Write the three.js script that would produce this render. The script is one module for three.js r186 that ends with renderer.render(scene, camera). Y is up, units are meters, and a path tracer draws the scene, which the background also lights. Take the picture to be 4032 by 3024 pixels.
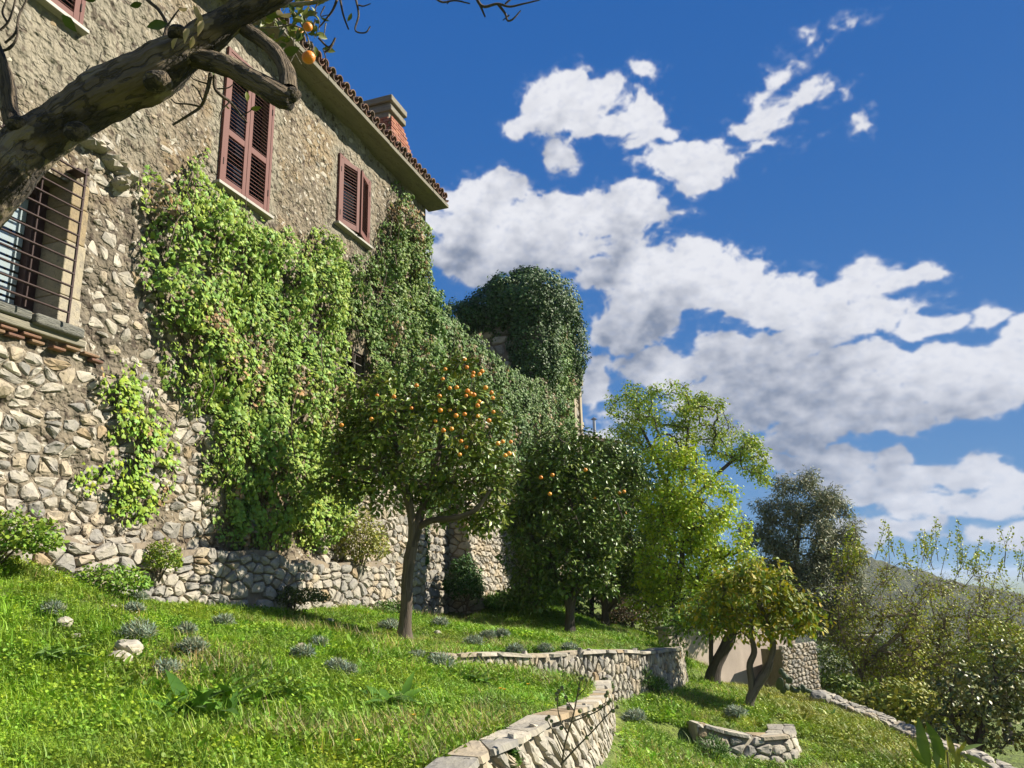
import * as THREE from 'three';
import { mergeGeometries, toCreasedNormals, mergeVertices } from 'three/addons/utils/BufferGeometryUtils.js';
import { createNoise3D } from 'simplex-noise';
import { RoundedBoxGeometry } from 'three/addons/geometries/RoundedBoxGeometry.js';

// ---------------------------------------------------------------- camera, sky, sun, exposure
const V3 = (x, y, z) => new THREE.Vector3(x, y, z);
const rad = THREE.MathUtils.degToRad, lerp = THREE.MathUtils.lerp, clamp = THREE.MathUtils.clamp;
const smooth = (a, b, x) => { const t = clamp((x - a) / (b - a), 0, 1); return t * t * (3 - 2 * t); };
const scene = new THREE.Scene();
const camera = new THREE.PerspectiveCamera(53.07, 1024 / 768, 0.05, 9000);
camera.rotation.order = 'YXZ';
camera.position.set(0, 1.6, 0);
camera.rotation.set(rad(14.6), 0, rad(-1.6));
camera.updateMatrixWorld();
const renderer = new THREE.WebGLRenderer({ antialias: true });
renderer.setSize(1024, 768);
renderer.toneMapping = THREE.LinearToneMapping;
renderer.toneMappingExposure = 2.3;
renderer.shadowMap.enabled = true;

const SUN = V3(0.79, 0.60, -0.10).normalize();
const sun = new THREE.DirectionalLight(new THREE.Color().setRGB(1, 0.93, 0.80), 5);
sun.position.copy(SUN).multiplyScalar(60);
sun.target.position.set(0, 1, -12);
sun.position.add(sun.target.position);
sun.castShadow = true;
sun.shadow.mapSize.set(4096, 4096);
Object.assign(sun.shadow.camera, { left: -30, right: 30, top: 30, bottom: -30, near: 1, far: 140 });
sun.shadow.radius = 1;
scene.add(sun, sun.target);

// ---------------------------------------------------------------- random numbers and noise
function rng32(a) { return () => { a |= 0; a = a + 0x6D2B79F5 | 0; let t = Math.imul(a ^ a >>> 15, 1 | a); t = t + Math.imul(t ^ t >>> 7, 61 | t) ^ t; return ((t ^ t >>> 14) >>> 0) / 4294967296; }; }
let R = rng32(7);
const rr = (a, b) => a + (b - a) * R();
const gauss = () => (R() + R() + R() - 1.5) * 1.15;
function hash(x, y, z) { let h = Math.imul(x, 374761393) ^ Math.imul(y, 668265263) ^ Math.imul(z, 2147483647 - 1013904223); h = Math.imul(h ^ h >>> 13, 1274126177); h = Math.imul(h ^ h >>> 15, 0x27d4eb2d); return ((h ^ h >>> 16) >>> 0) / 4294967296; }
const wrap = (i, p) => p ? ((i % p) + p) % p : i;
function noise2(x, y, p = 0, s = 0) {   // value noise, 0..1, repeating every p cells
  const i = Math.floor(x), j = Math.floor(y); let u = x - i, v = y - j; u = u * u * u * (u * (u * 6 - 15) + 10); v = v * v * v * (v * (v * 6 - 15) + 10);
  const a = wrap(i, p), b = wrap(i + 1, p), c = wrap(j, p), d = wrap(j + 1, p);
  const p0 = hash(a, c, s), p1 = hash(b, c, s), p2 = hash(a, d, s), p3 = hash(b, d, s);
  return p0 + (p1 - p0) * u + (p2 - p0) * v + (p0 - p1 - p2 + p3) * u * v;
}
function noise3(x, y, z, s = 0) {
  const k = Math.floor(z); let w = z - k; w = w * w * (3 - 2 * w);
  return lerp(noise2(x, y, 0, s + k * 57), noise2(x, y, 0, s + (k + 1) * 57), w);
}
function fbm(x, y, oct = 4, p = 0, s = 0) { let a = 0.5, t = 0, n = 0; for (let o = 0; o < oct; o++) { t += a * noise2(x, y, p, s + o * 13); n += a; a *= 0.5; x *= 2; y *= 2; p *= 2; } return t / n; }
function fbm3(x, y, z, oct = 4, s = 0) { let a = 0.5, t = 0, n = 0; for (let o = 0; o < oct; o++) { t += a * noise3(x, y, z, s + o * 13); n += a; a *= 0.5; x *= 2; y *= 2; z *= 2; } return t / n; }

// ---------------------------------------------------------------- the sky: blue air and drifting cumulus, by direction
// each cloud lobe: azimuth (0 ahead, + right), elevation, half width, half height, strength -- degrees
const CLOUDS = [[5.1,34.2,3.6,2.5,1.00],[6.9,35.6,2.3,1.3,0.90],[4.6,31.2,1.6,1.9,0.64],[1.6,33.6,2.1,1.0,0.80],[7.5,33.0,2.3,1.5,0.90],[11.1,35.5,1.7,0.7,0.48],[10.4,32.8,2.7,1.4,0.95],[12.2,31.4,2.4,0.8,0.64],[15.0,29.3,3.7,1.4,1.00],[14.5,28.1,2.1,1.0,0.90],[17.4,28.4,1.7,0.8,0.56],[23.4,32.8,2.5,1.2,0.50],[21.9,31.8,2.0,1.4,0.50],[20.3,31.0,2.1,1.4,0.50],[20.2,29.0,2.1,1.0,0.46],[23.3,34.5,1.3,0.7,0.37],[24.8,33.4,1.3,0.6,0.34],[26.0,35.7,1.3,0.6,0.40],[28.0,35.9,1.3,0.7,0.40],[26.0,31.1,1.3,0.5,0.28],[27.5,29.2,1.0,0.6,0.25],[-0.9,28.4,3.1,1.8,1.00],[-3.5,27.2,2.7,2.0,0.95],[-2.5,25.0,5.3,2.4,1.10],[1.7,26.0,3.7,2.0,1.00],[5.8,26.5,3.9,1.8,1.00],[9.9,26.7,3.2,1.6,1.00],[3.0,23.9,4.4,1.6,1.00],[9.2,24.8,3.0,1.6,0.70],[-4.5,23.5,3.0,1.5,0.80],[6.6,22.4,2.8,1.7,0.70],[9.6,22.6,4.7,2.2,1.10],[13.8,21.8,4.7,2.3,1.15],[17.5,20.4,5.0,2.5,1.20],[21.8,18.9,5.5,2.3,1.20],[26.1,19.2,3.5,1.5,1.00],[29.1,19.4,2.3,1.1,0.90],[26.2,17.2,4.9,1.5,1.10],[30.5,16.4,1.9,1.0,0.90],[8.7,19.1,3.7,2.4,1.00],[9.0,17.2,2.1,1.1,0.80],[12.1,19.8,3.8,2.0,1.00],[3.1,24.8,6.1,1.3,0.90],[33.8,15.9,1.5,0.9,0.95],[35.4,14.9,1.0,0.8,0.60],[6.5,14.6,2.1,2.1,0.90],[6.0,12.9,1.7,1.3,0.70],[11.3,15.2,3.2,1.7,0.95],[16.0,15.1,4.9,1.6,1.05],[22.0,16.2,4.6,1.4,0.90],[22.9,13.8,6.3,1.9,1.15],[28.4,13.2,4.6,1.7,1.15],[32.9,13.0,3.7,1.6,1.10],[31.9,11.3,4.0,1.6,1.00],[17.5,12.6,5.9,2.0,1.00],[24.2,11.2,6.8,1.9,1.10],[13.8,10.7,3.9,1.5,0.60],[20.7,9.8,4.8,1.1,0.90],[28.0,10.4,3.8,1.3,0.80],[35.4,12.0,2.3,1.8,1.00],[23.0,8.0,3.9,1.3,1.00],[25.8,7.9,1.7,1.2,1.00],[20.6,8.7,2.1,0.9,0.80],[26.8,6.1,4.7,1.0,0.90],[31.0,5.9,4.0,1.1,1.00],[24.2,5.2,5.9,1.2,0.90],[30.0,3.9,5.3,1.1,0.85],[25.4,2.7,5.0,0.8,0.75],[31.1,2.1,3.9,0.8,0.70],[22.8,6.6,3.9,1.0,0.80],[33.5,4.7,2.5,1.4,0.90],[24.5,1.8,3.7,0.6,0.50],[7.7,11.9,2.3,1.1,0.40],[5.3,9.7,2.3,1.1,0.50]];
function makeSky() {
  const W = 4096, Hh = 2048, data = new Float32Array(W * Hh * 4);
  const sunAz = Math.atan2(SUN.x, -SUN.z) * 180 / Math.PI, sunEl = Math.asin(SUN.y) * 180 / Math.PI;
  const sim = createNoise3D(rng32(99)), sf = (x, y, z, oct, gain = 0.5) => { let a = 0.5, t = 0; for (let o = 0; o < oct; o++) { t += a * sim(x, y, z + o * 3.7); a *= gain; x *= 2.03; y *= 2.03; } return t; };
  const dens = (az, el) => {
    const wx = sf(az * 0.11, el * 0.15, 3, 4) * 4.5, wy = sf(az * 0.11, el * 0.15, 29, 4) * 3.2;
    const a = az + wx * 0.55, e = el + wy * 0.55;
    let d = -0.6;
    if (az > -50 && az < 55) for (const c of CLOUDS) {
      const x = (a - c[0]) / c[2], y = (e - c[1]) / c[3], q = x * x + y * y;
      if (q < 6) d = Math.max(d, (1.06 - Math.sqrt(q)) * c[4] * 1.25) + 0.10 * Math.max(0, 1 - q) * (d > 0 ? 1 : 0);
    }
    const out = Math.max(smooth(36, 50, Math.abs(az)), smooth(35, 45, el));
    if (out > 0) {   // beyond the frame the same broken cumulus goes on
      const g = (fbm3(Math.sin(az * Math.PI / 180) * 3.1 + 5, Math.cos(az * Math.PI / 180) * 3.1 + 5, el * 0.075, 3, 71) - 0.5) * 5 - 0.25 - Math.abs(el - 16) * 0.022;
      d = lerp(d, g, out);
    }
    if (d < -0.55) return d;
    const bx = az * 0.20 + wx * 0.06, by = el * 0.30 + wy * 0.06; let bil = 0, am = 0.5, f = 1.6; for (let o = 0; o < 5; o++) { bil += am * (1 - 1.6 * Math.abs(sim(bx * f, by * f, 7 + o * 5))); am *= 0.56; f *= 2.07; }
    return d + sf(bx, by, 1, 7, 0.54) * 0.62 + (bil - 0.45) * 0.42 - 0.07;
  };
  const N = 540, M = 300, grid = new Float32Array((N + 1) * (M + 1));  // density first on a coarse raster for the shading
  for (let j = 0; j <= M; j++) for (let i = 0; i <= N; i++) grid[j * (N + 1) + i] = j * 0.3 > 62 ? -1 : dens(i / N * 360 - 180, j * 0.3);
  const look = (az, el) => { let x = ((az + 540) % 360) / 360 * N, y = clamp(el / 0.3, 0, M - 1.001); const i = Math.min(N - 1, Math.floor(x)), j = Math.floor(y); x -= i; y -= j; const k = j * (N + 1) + i; return lerp(lerp(grid[k], grid[k + 1], x), lerp(grid[k + N + 1], grid[k + N + 2], x), y); };
  for (let j = Hh / 2 - 4; j < Hh; j++) {
    const el = Math.max(0.02, (j + 0.5) / Hh * 180 - 90);
    for (let i = 0; i < W; i++) {
      // equirectangular: u = atan2(z, x)/2pi + 0.5
      const th = ((i + 0.5) / W - 0.5) * 2 * Math.PI, az = Math.atan2(Math.cos(th), -Math.sin(th)) * 180 / Math.PI;
      const t = el / 90;
      let h = Math.exp(-el / 9), g = Math.exp(-el / 26);
      let r = 0.014 + 0.066 * g + 0.20 * h, gg = 0.108 + 0.18 * g + 0.20 * h, b = 0.42 + 0.28 * g + 0.03 * h;
      const glow = Math.exp(-Math.hypot(az - sunAz, el - sunEl) / 30) * 0.03; r += glow; gg += glow; b += glow;
      if (el < 62) {
        const inFrame = az > -50 && az < 55 && el < 48;
        const d = inFrame ? dens(az, el) : look(az, el);
        let c = clamp(0.92 * smooth(0.02, 0.40, d) + 0.22 * smooth(-0.30, 0.25, d) * clamp(0.5 + sf(az * 0.9, el * 1.5, 55, 4) * 1.6, 0, 1), 0, 1); if (d < -0.3) c = 0;
        if (c > 0) {
          // lit from the sun's side above, grey where the cloud above and sunward is thick
          let thick = 0; for (let k = 1; k <= 5; k++) thick += clamp(look(az + k * 0.7, el + k * 1.1) + 0.1, 0, 1.4);
          thick /= 5;
          const low = clamp(look(az, el - 2.2) + 0.15, 0, 1), fine = 0.5 + 0.5 * sf(az * 0.42, el * 0.62, 77, 5, 0.55);
          let lit = 1.04 - 0.9 * smooth(0.2, 1.15, thick) + (fine - 0.5) * 0.7 * (0.3 + thick) - 0.08 * (1 - low);
          lit = clamp(lit, 0.0, 1.05);
          const air = Math.exp(-el / 12) * 0.35;
          let cr = lerp(0.27, 0.90, lit), cg = lerp(0.315, 0.91, lit), cb = lerp(0.42, 0.97, lit);
          cr = lerp(cr, 0.40, air); cg = lerp(cg, 0.52, air); cb = lerp(cb, 0.74, air);
          r = lerp(r, cr, c); gg = lerp(gg, cg, c); b = lerp(b, cb, c);
        }
      }
      const k = (j * W + i) * 4; data[k] = r; data[k + 1] = gg; data[k + 2] = b; data[k + 3] = 1;
    }
  }
  for (let j = 0; j < Hh / 2 - 4; j++) for (let i = 0; i < W; i++) { const k = (j * W + i) * 4; data[k] = 0.10; data[k + 1] = 0.14; data[k + 2] = 0.10; data[k + 3] = 1; }
  const t = new THREE.DataTexture(data, W, Hh, THREE.RGBAFormat, THREE.FloatType);
  t.mapping = THREE.EquirectangularReflectionMapping; t.magFilter = t.minFilter = THREE.LinearFilter; t.needsUpdate = true;
  return t;
}
const skyTexture = makeSky();
scene.background = skyTexture; scene.environment = skyTexture;
scene.backgroundIntensity = scene.environmentIntensity = 0.39;
scene.fog = new THREE.FogExp2(new THREE.Color().setRGB(0.62, 0.75, 0.92), 0.00022);

// ---------------------------------------------------------------- places: unprojecting measured points of the survey to real distances
const camInv = camera.matrixWorld.clone();
function ray(px, py) { const k = 4032 / 1024, f = 384 / Math.tan(rad(53.07 / 2)); return V3((px / k - 512) / f, -(py / k - 384) / f, -1).transformDirection(camInv); }
function at(px, py, depth) { const d = ray(px, py); return d.multiplyScalar(depth / -d.z).add(camera.position); }
const FA = rad(90 - 19.06), U = V3(Math.cos(FA), 0, -Math.sin(FA)), OUT = V3(Math.sin(FA), 0, Math.cos(FA));
function fac(px, py, D = 7) { const d = ray(px, py), t = D / -d.dot(OUT); return [d.dot(U) * t, d.y * t + 1.6]; }   // (metres along the facade, height) on the plane D metres off
function facPlane(o) { o.position.set(-OUT.x * 7, 0, -OUT.z * 7); o.rotation.y = FA; o.updateMatrixWorld(); return o; }
const facW = (s, y, z) => V3(U.x * s - OUT.x * (7 - z), y, U.z * s - OUT.z * (7 - z));

// ---------------------------------------------------------------- things, parts
const used = {};
function numbered(n) { used[n] = (used[n] ?? -1) + 1; return used[n] ? n + '_' + String(used[n]).padStart(3, '0') : n; }
function tag(o, label, category, group) { o.userData = { label, category, ...(group ? { group } : {}) }; return o; }
function thing(name, label, category, group) { const o = new THREE.Group(); o.name = numbered(name); scene.add(o); return tag(o, label, category, group); }
function part(parent, name, geo, mat, kind) {
  const m = new THREE.Mesh(geo, mat); const c = (parent.userData._n ??= {}); c[name] = (c[name] ?? -1) + 1;
  m.name = c[name] ? name + '_' + String(c[name]).padStart(3, '0') : name; m.castShadow = m.receiveShadow = true;
  if (kind) m.userData.kind = kind;
  parent.add(m); return m;
}
function solo(name, geo, mat, label, category, group) { const m = new THREE.Mesh(geo, mat); m.name = numbered(name); m.castShadow = m.receiveShadow = true; scene.add(m); return tag(m, label, category, group); }
function struct(name, geo, mat) { const m = new THREE.Mesh(geo, mat); m.name = name; m.castShadow = m.receiveShadow = true; m.userData.kind = 'structure'; scene.add(m); return m; }
function copies(parent, name, geo, mat, mats, cols, kind) {
  const m = new THREE.InstancedMesh(geo, mat, mats.length); m.name = name; m.castShadow = m.receiveShadow = true;
  for (let i = 0; i < mats.length; i++) { m.setMatrixAt(i, mats[i]); if (cols) m.setColorAt(i, cols[i]); }
  if (kind) m.userData.kind = kind;
  parent.add(m); return m;
}
const col = (r, g, b) => new THREE.Color().setRGB(r, g, b);

// ---------------------------------------------------------------- materials
function tex(n, fn, srgb, rep) {   // fn(u, v) -> [r, g, b] linear 0..1
  const d = new Uint8Array(n * n * 4), enc = (c) => Math.round(255 * clamp(srgb ? (c <= 0.0031308 ? c * 12.92 : 1.055 * Math.pow(c, 1 / 2.4) - 0.055) : c, 0, 1));
  for (let j = 0; j < n; j++) for (let i = 0; i < n; i++) { const c = fn((i + 0.5) / n, (j + 0.5) / n), k = (j * n + i) * 4; d[k] = enc(c[0]); d[k + 1] = enc(c[1]); d[k + 2] = enc(c[2]); d[k + 3] = 255; }
  const t = new THREE.DataTexture(d, n, n); t.wrapS = t.wrapT = THREE.RepeatWrapping; t.magFilter = THREE.LinearFilter; t.minFilter = THREE.LinearMipmapLinearFilter; t.generateMipmaps = true;
  if (srgb) t.colorSpace = THREE.SRGBColorSpace; if (rep) t.repeat.set(rep, rep); t.needsUpdate = true; return t;
}
const grey = (v) => [v, v, v];
const stoneTint = tex(512, (u, v) => { const a = fbm(u * 6, v * 6, 5, 6, 1), b = fbm(u * 24, v * 24, 4, 24, 2), c = noise2(u * 90, v * 90, 90, 3); const k = 0.62 + 0.5 * a + 0.22 * (b - 0.5); const dark = b > 0.62 ? 1 - (b - 0.62) * 2.2 : 1; const w = k * dark * (0.93 + 0.14 * c); return [w, w * (0.985 - 0.05 * (a - 0.5)), w * (0.96 - 0.22 * (a - 0.45))]; }, true);
const stoneBump = tex(512, (u, v) => grey(0.6 * fbm(u * 10, v * 10, 5, 10, 5) + 0.4 * Math.abs(fbm(u * 7, v * 14, 4, 7, 6) - 0.5) * 2), false);
const barkTint = tex(512, (u, v) => { const a = fbm(u * 8, v * 3, 5, 8, 21), b = fbm(u * 40, v * 8, 3, 40, 22), l = fbm(u * 6, v * 5, 6, 6, 23); const w = 0.22 + 1.15 * a * (0.35 + 1.1 * b); const li = smooth(0.56, 0.66, l) * 0.9; return [lerp(w, 1.25, li * 0.6), lerp(w * 0.95, 1.22, li * 0.6), lerp(w * 0.86, 1.1, li * 0.6)]; }, true);
const barkBump = tex(512, (u, v) => grey(fbm(u * 24, v * 5, 5, 24, 25) * 0.7 + 0.3 * fbm(u * 60, v * 30, 3, 60, 26)), false);
const std = (c, o = {}) => new THREE.MeshStandardMaterial({ color: c.clone().multiplyScalar(0.78), roughness: 0.9, ...o });
const limestone = [[0.46, 0.42, 0.35], [0.39, 0.36, 0.305], [0.53, 0.485, 0.405], [0.31, 0.295, 0.265], [0.45, 0.38, 0.28], [0.38, 0.29, 0.18]].map((c) => std(col(...c), { map: stoneTint, bumpMap: stoneBump, bumpScale: 0.012, roughness: 0.92 }));
const pickStone = (w = [4, 4, 3, 2, 2, 0.7]) => { let t = R() * w.reduce((a, b) => a + b); for (let i = 0; i < w.length; i++) if ((t -= w[i]) < 0) return limestone[i]; return limestone[0]; };
const mortar = std(col(0.235, 0.19, 0.135), { map: stoneTint, bumpMap: stoneBump, bumpScale: 0.02 });
const earth = std(col(0.13, 0.10, 0.07), { map: stoneTint, bumpMap: stoneBump, bumpScale: 0.03 });
const oldBark = [tex(1024, (u, v) => { const a = fbm(u * 10, v * 5, 6, 10, 27), b = fbm(u * 60, v * 24, 4, 60, 28), l = fbm(u * 7, v * 7, 6, 7, 29), q = fbm(u * 3, v * 3, 5, 3, 30); const crack = smooth(0.16, 0.0, Math.abs(fbm(u * 14, v * 8, 5, 14, 33) - 0.5) * 2); let w = (0.34 + 0.75 * a * (0.5 + 0.8 * b)) * (1 - 0.4 * crack); const li = smooth(0.57, 0.64, l) * 0.85, rough = smooth(0.5, 0.62, q); w *= 1 - 0.68 * rough; return [lerp(w, 1.1, li), lerp(w * 0.93, 1.08, li), lerp(w * 0.82, 0.96, li)]; }, true), tex(1024, (u, v) => { const crack = smooth(0.14, 0.0, Math.abs(fbm(u * 14, v * 8, 5, 14, 33) - 0.5) * 2), q = smooth(0.5, 0.62, fbm(u * 3, v * 3, 5, 3, 30)); return grey(0.35 + 0.3 * fbm(u * 40, v * 9, 4, 40, 34) * 1.2 + 0.35 * q * fbm(u * 30, v * 26, 5, 30, 35) - 0.3 * crack); }, false)];
const barkMat = (r, g, b) => std(col(r, g, b), { map: barkTint, bumpMap: barkBump, bumpScale: 0.012 });
function leafMat(rough = 0.5, trans = 0.3, o = {}) { return new THREE.MeshPhysicalMaterial({ color: 0xffffff, roughness: rough, transmission: trans, thickness: 0, side: THREE.DoubleSide, specularIntensity: 0.4, ...o }); }

// ================================================================ the ground
function rbf(P) {   // thin plate through [x, z, y] points
  const n = P.length, N = n + 3, A = [], phi = (r2) => r2 < 1e-9 ? 0 : 0.5 * r2 * Math.log(r2);
  for (let i = 0; i < n; i++) { const row = []; for (let j = 0; j < n; j++) row.push(phi((P[i][0] - P[j][0]) ** 2 + (P[i][1] - P[j][1]) ** 2) + (i === j ? 0.02 : 0)); row.push(1, P[i][0], P[i][1], P[i][2]); A.push(row); }
  for (let k = 0; k < 3; k++) { const row = P.map((p) => k === 0 ? 1 : p[k - 1]); row.push(0, 0, 0, 0); A.push(row); }
  for (let c = 0; c < N; c++) { let p = c; for (let r = c + 1; r < N; r++) if (Math.abs(A[r][c]) > Math.abs(A[p][c])) p = r; [A[c], A[p]] = [A[p], A[c]]; for (let r = c + 1; r < N; r++) { const f = A[r][c] / A[c][c]; if (f) for (let k = c; k <= N; k++) A[r][k] -= f * A[c][k]; } }
  const w = new Array(N); for (let r = N - 1; r >= 0; r--) { let s = A[r][N]; for (let k = r + 1; k < N; k++) s -= A[r][k] * w[k]; w[r] = s / A[r][r]; }
  return (x, z) => { let s = w[n] + w[n + 1] * x + w[n + 2] * z; for (let i = 0; i < n; i++) s += w[i] * phi((x - P[i][0]) ** 2 + (z - P[i][1]) ** 2); return s; };
}
const fp = (s, y, d) => { const p = facW(s, y, d); return [p.x, p.z, y]; };
const leftPts = [fp(3, 2.15, .3), fp(5.1, 1.90, .4), fp(6.5, 1.56, .4), fp(7.3, 1.47, .4), fp(8.6, 1.39, .4), fp(10.4, 1.30, .4), [-3.2, -5.1, 1.02], [-2.2, -3.5, 0.86], [-1.2, -2.0, 0.7], [-4.5, -3, 1.75], [-2.4, -7.2, 1.12]];
const farGround = rbf([...leftPts, fp(12.8, 1.08, .4), fp(16, .96, 0), fp(22, 1.02, -.2), fp(17.5, 1.22, .8), fp(28, 1.0, 0), [-1.55, -10.9, .93], [1.0, -16.4, .58], [2.1, -19.6, .50], [-0.64, -9.42, .75], [.98, -10.9, .64], [2.44, -12.92, .47], [3.2, -16, .30], [0.2, -12.5, .78], [4, -24, .1], [-.42, -4.78, .62], [.2, -6.54, .6], [6, -30, -.5]]);
const nearGround = rbf([...leftPts, fp(12.8, 1.05, .4), [-1.55, -10.9, .92], [-0.9, -9.3, .75], [-.42, -4.78, .60], [.2, -6.54, .56], [.78, -9.37, .42], [.98, -10.9, .34], [-.3, -7.6, .68], [0.2, -9.2, .52]]);
const lowGround = rbf([[0, 0, 0], [-2, 1, 0], [3, 0, -.5], [.9, -7.3, .0], [.9, -9.4, .08], [1.1, -10.6, .10], [2.5, -12.4, .0], [3.4, -12.3, -.28], [2.2, -8, -.46], [3.0, -9.1, -.74], [2.5, -10.0, -.60], [3.4, -10.35, -.74], [2.7, -11.0, -.40], [3.75, -11.4, -.56], [5.7, -15.8, -.66], [5.87, -12.5, -.82], [6.1, -11.4, -.93], [6.2, -8, -1.25], [4.5, -11, -.72], [4.4, -13.5, -.5], [3.6, -15.2, -.28], [4.6, -15.9, -.5], [1.2, -4, -.12], [3.5, -5, -.75], [6, -3, -1.4]]);
const pl2 = (P) => P.map((p) => new THREE.Vector2(p[0], p[1]));
function sdLine(P, x, z) {   // signed distance to an open polyline in plan, + on its left when walking along it with -z ahead
  let best = 1e9, sign = 1, along = 0, acc = 0;
  for (let i = 0; i + 1 < P.length; i++) {
    const ax = P[i][0], az = P[i][1], bx = P[i + 1][0] - ax, bz = P[i + 1][1] - az, L2 = bx * bx + bz * bz;
    let t = ((x - ax) * bx + (z - az) * bz) / L2; const tc = i === 0 ? Math.min(1, t) : i + 2 === P.length ? Math.max(0, t) : clamp(t, 0, 1);
    const dx = x - ax - bx * tc, dz = z - az - bz * tc, d = Math.hypot(dx, dz);
    if (d < best - 1e-9) { best = d; sign = bx * dz - bz * dx > 0 ? -1 : 1; along = acc + clamp(tc, 0, 1) * Math.sqrt(L2); }
    acc += Math.sqrt(L2);
  }
  return [best * sign, along];
}
const NEAR_WALL = [[-1.95, 0.3], [-1.05, -2.4], [-.30, -4.78], [.31, -6.54], [.72, -8.3], [.93, -9.6], [1.08, -10.95]];
const FAR_WALL = [[-1.0, -9.2], [-.64, -9.45], [.2, -10.2], [1.06, -10.95], [1.8, -11.9], [2.3, -12.7], [2.55, -13.3]];
const EDGE = [...NEAR_WALL.slice(0, -1), [1.06, -10.95], [1.8, -11.9], [2.3, -12.7], [2.55, -13.3], [2.9, -14.3], [3.9, -17], [5.5, -22], [9, -34]];
const WALL_B = [[2.15, -10.58], [2.45, -10.64], [2.8, -10.7], [3.2, -10.82], [3.42, -11.02], [3.52, -11.35]];
const PARAPET = [[6.9, 2], [6.6, -3], [6.35, -8], [6.13, -11.37], [5.87, -12.6], [5.76, -14.2], [5.66, -15.9]];
function valley(x, z) {
  const d = Math.max(0, x - 6), far = Math.max(0, -z - 15), r = Math.hypot(x, z);
  let y = -1.35 - 0.11 * d - 0.055 * Math.min(far, 60) - 0.0012 * d * d * (d < 40 ? 1 : 0) - (d >= 40 ? 1.9 + (d - 40) * 0.06 : 0);
  if (x < 6) y += Math.min(0.55 * Math.max(0, 4.5 - x) * smooth(0, 25, far), 5);
  return lerp(y, -46, smooth(60, 300, r)) + (fbm(x * 0.03 + 40, z * 0.03 + 40, 4) - 0.5) * Math.min(6, r * 0.03);
}
function H(x, z) {
  const r = Math.hypot(x, z);
  let low = r < 60 ? lowGround(clamp(x, -8, 9), clamp(z, -18, 4)) : 0;
  // the small terrace behind wall B
  const [b] = sdLine(WALL_B, x, z);
  if (b > 0 && b < 3 && x > 1.3 && z > -14) low += 0.04 * smooth(-0.02, 0.04, b) * (1 - smooth(0.1, 2.4, b)) * smooth(1.5, 2.3, x) * smooth(-12.4, -11.4, z);
  const vy = valley(x, z);
  const [c] = sdLine(PARAPET, x, z);
  let y = lerp(vy, low, smooth(-0.12, -0.04, c) * smooth(-17.6, -16.3, z));
  const [e, al] = sdLine(EDGE, x, z), w = lerp(0.06, 2.2, smooth(-13.0, -16.5, z));
  const up = smooth(-w, w, e);
  if (up > 0) {
    const [f] = sdLine(FAR_WALL, x, z), cx = clamp(x, -9, 8), cz = clamp(z, -32, 3);
    const wf = lerp(1.4, 0.05, smooth(-1.6, -0.7, x)), k = z > -9 ? 0 : smooth(-wf, wf, f);
    let u = k <= 0 ? nearGround(cx, cz) : k >= 1 ? farGround(cx, cz) : lerp(nearGround(cx, cz), farGround(cx, cz), k);
    u = clamp(u, -3, 3.5);
    y = lerp(y, u, up);
  }
  const q = r < 60 ? 1 : 0;
  return y + q * ((fbm(x * 0.9 + 9, z * 0.9 + 4, 3, 0, 8) - 0.5) * 0.11 + (fbm(x * 3.1, z * 3.1, 2, 0, 9) - 0.5) * 0.035);
}
function groundAt(px, py, from = 1, far = 60) {   // where a ray of the survey meets the ground
  const d = ray(px, py); let t0 = from;
  for (let t = from; t < far; t += 0.06) { if (1.6 + d.y * t < H(d.x * t, d.z * t)) { let a = t0, b = t; for (let i = 0; i < 12; i++) { const m = (a + b) / 2; if (1.6 + d.y * m < H(d.x * m, d.z * m)) b = m; else a = m; } const p = d.multiplyScalar((a + b) / 2); return V3(p.x, H(p.x, p.z), p.z); } t0 = t; }
  const p = d.multiplyScalar(far); return V3(p.x, H(p.x, p.z), p.z);
}
const onG = (x, z, dy = 0) => V3(x, H(x, z) + dy, z);
{
  const line = (a, b, step, lim) => { const o = []; for (let t = a; t <= b + 1e-6; t += step) o.push(t); let s = step, t = b; while (t < lim) { s *= 1.22; t += s; o.push(t); } s = step; t = a; const pre = []; while (t > -lim) { s *= 1.22; t -= s; pre.push(t); } return pre.reverse().concat(o); };
  const xs = line(-5.5, 8, 0.085, 6000), zs = line(-21, -1, 0.085, 6000), nx = xs.length, nz = zs.length;
  const pos = new Float32Array(nx * nz * 3), uv = new Float32Array(nx * nz * 2), idx = [];
  for (let j = 0; j < nz; j++) for (let i = 0; i < nx; i++) { const k = j * nx + i; pos[k * 3] = xs[i]; pos[k * 3 + 1] = H(xs[i], zs[j]); pos[k * 3 + 2] = zs[j]; uv[k * 2] = xs[i]; uv[k * 2 + 1] = zs[j]; }
  for (let j = 0; j + 1 < nz; j++) for (let i = 0; i + 1 < nx; i++) { const k = j * nx + i; idx.push(k, k + nx, k + 1, k + 1, k + nx, k + nx + 1); }
  const g = new THREE.BufferGeometry(); g.setAttribute('position', new THREE.BufferAttribute(pos, 3)); g.setAttribute('uv', new THREE.BufferAttribute(uv, 2)); g.setIndex(idx); g.computeVertexNormals();
  const soil = tex(1024, (u, v) => { const a = fbm(u * 7, v * 7, 6, 7, 41), b = fbm(u * 40, v * 40, 4, 40, 42), c = fbm(u * 3, v * 3, 4, 3, 43); const t = smooth(0.35, 0.65, 0.6 * a + 0.4 * b); const k = 0.7 + 0.6 * b; return [lerp(0.085, 0.13, t) * k * (0.8 + 0.5 * c), lerp(0.12, 0.18, t) * k, lerp(0.018, 0.024, t) * k]; }, true, 1 / 3.7);
  const bump = tex(512, (u, v) => grey(fbm(u * 30, v * 30, 5, 30, 44)), false, 1 / 1.1);
  struct('ground', g, std(col(1, 1, 1), { map: soil, bumpMap: bump, bumpScale: 0.05, roughness: 1 }));
}
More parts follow.
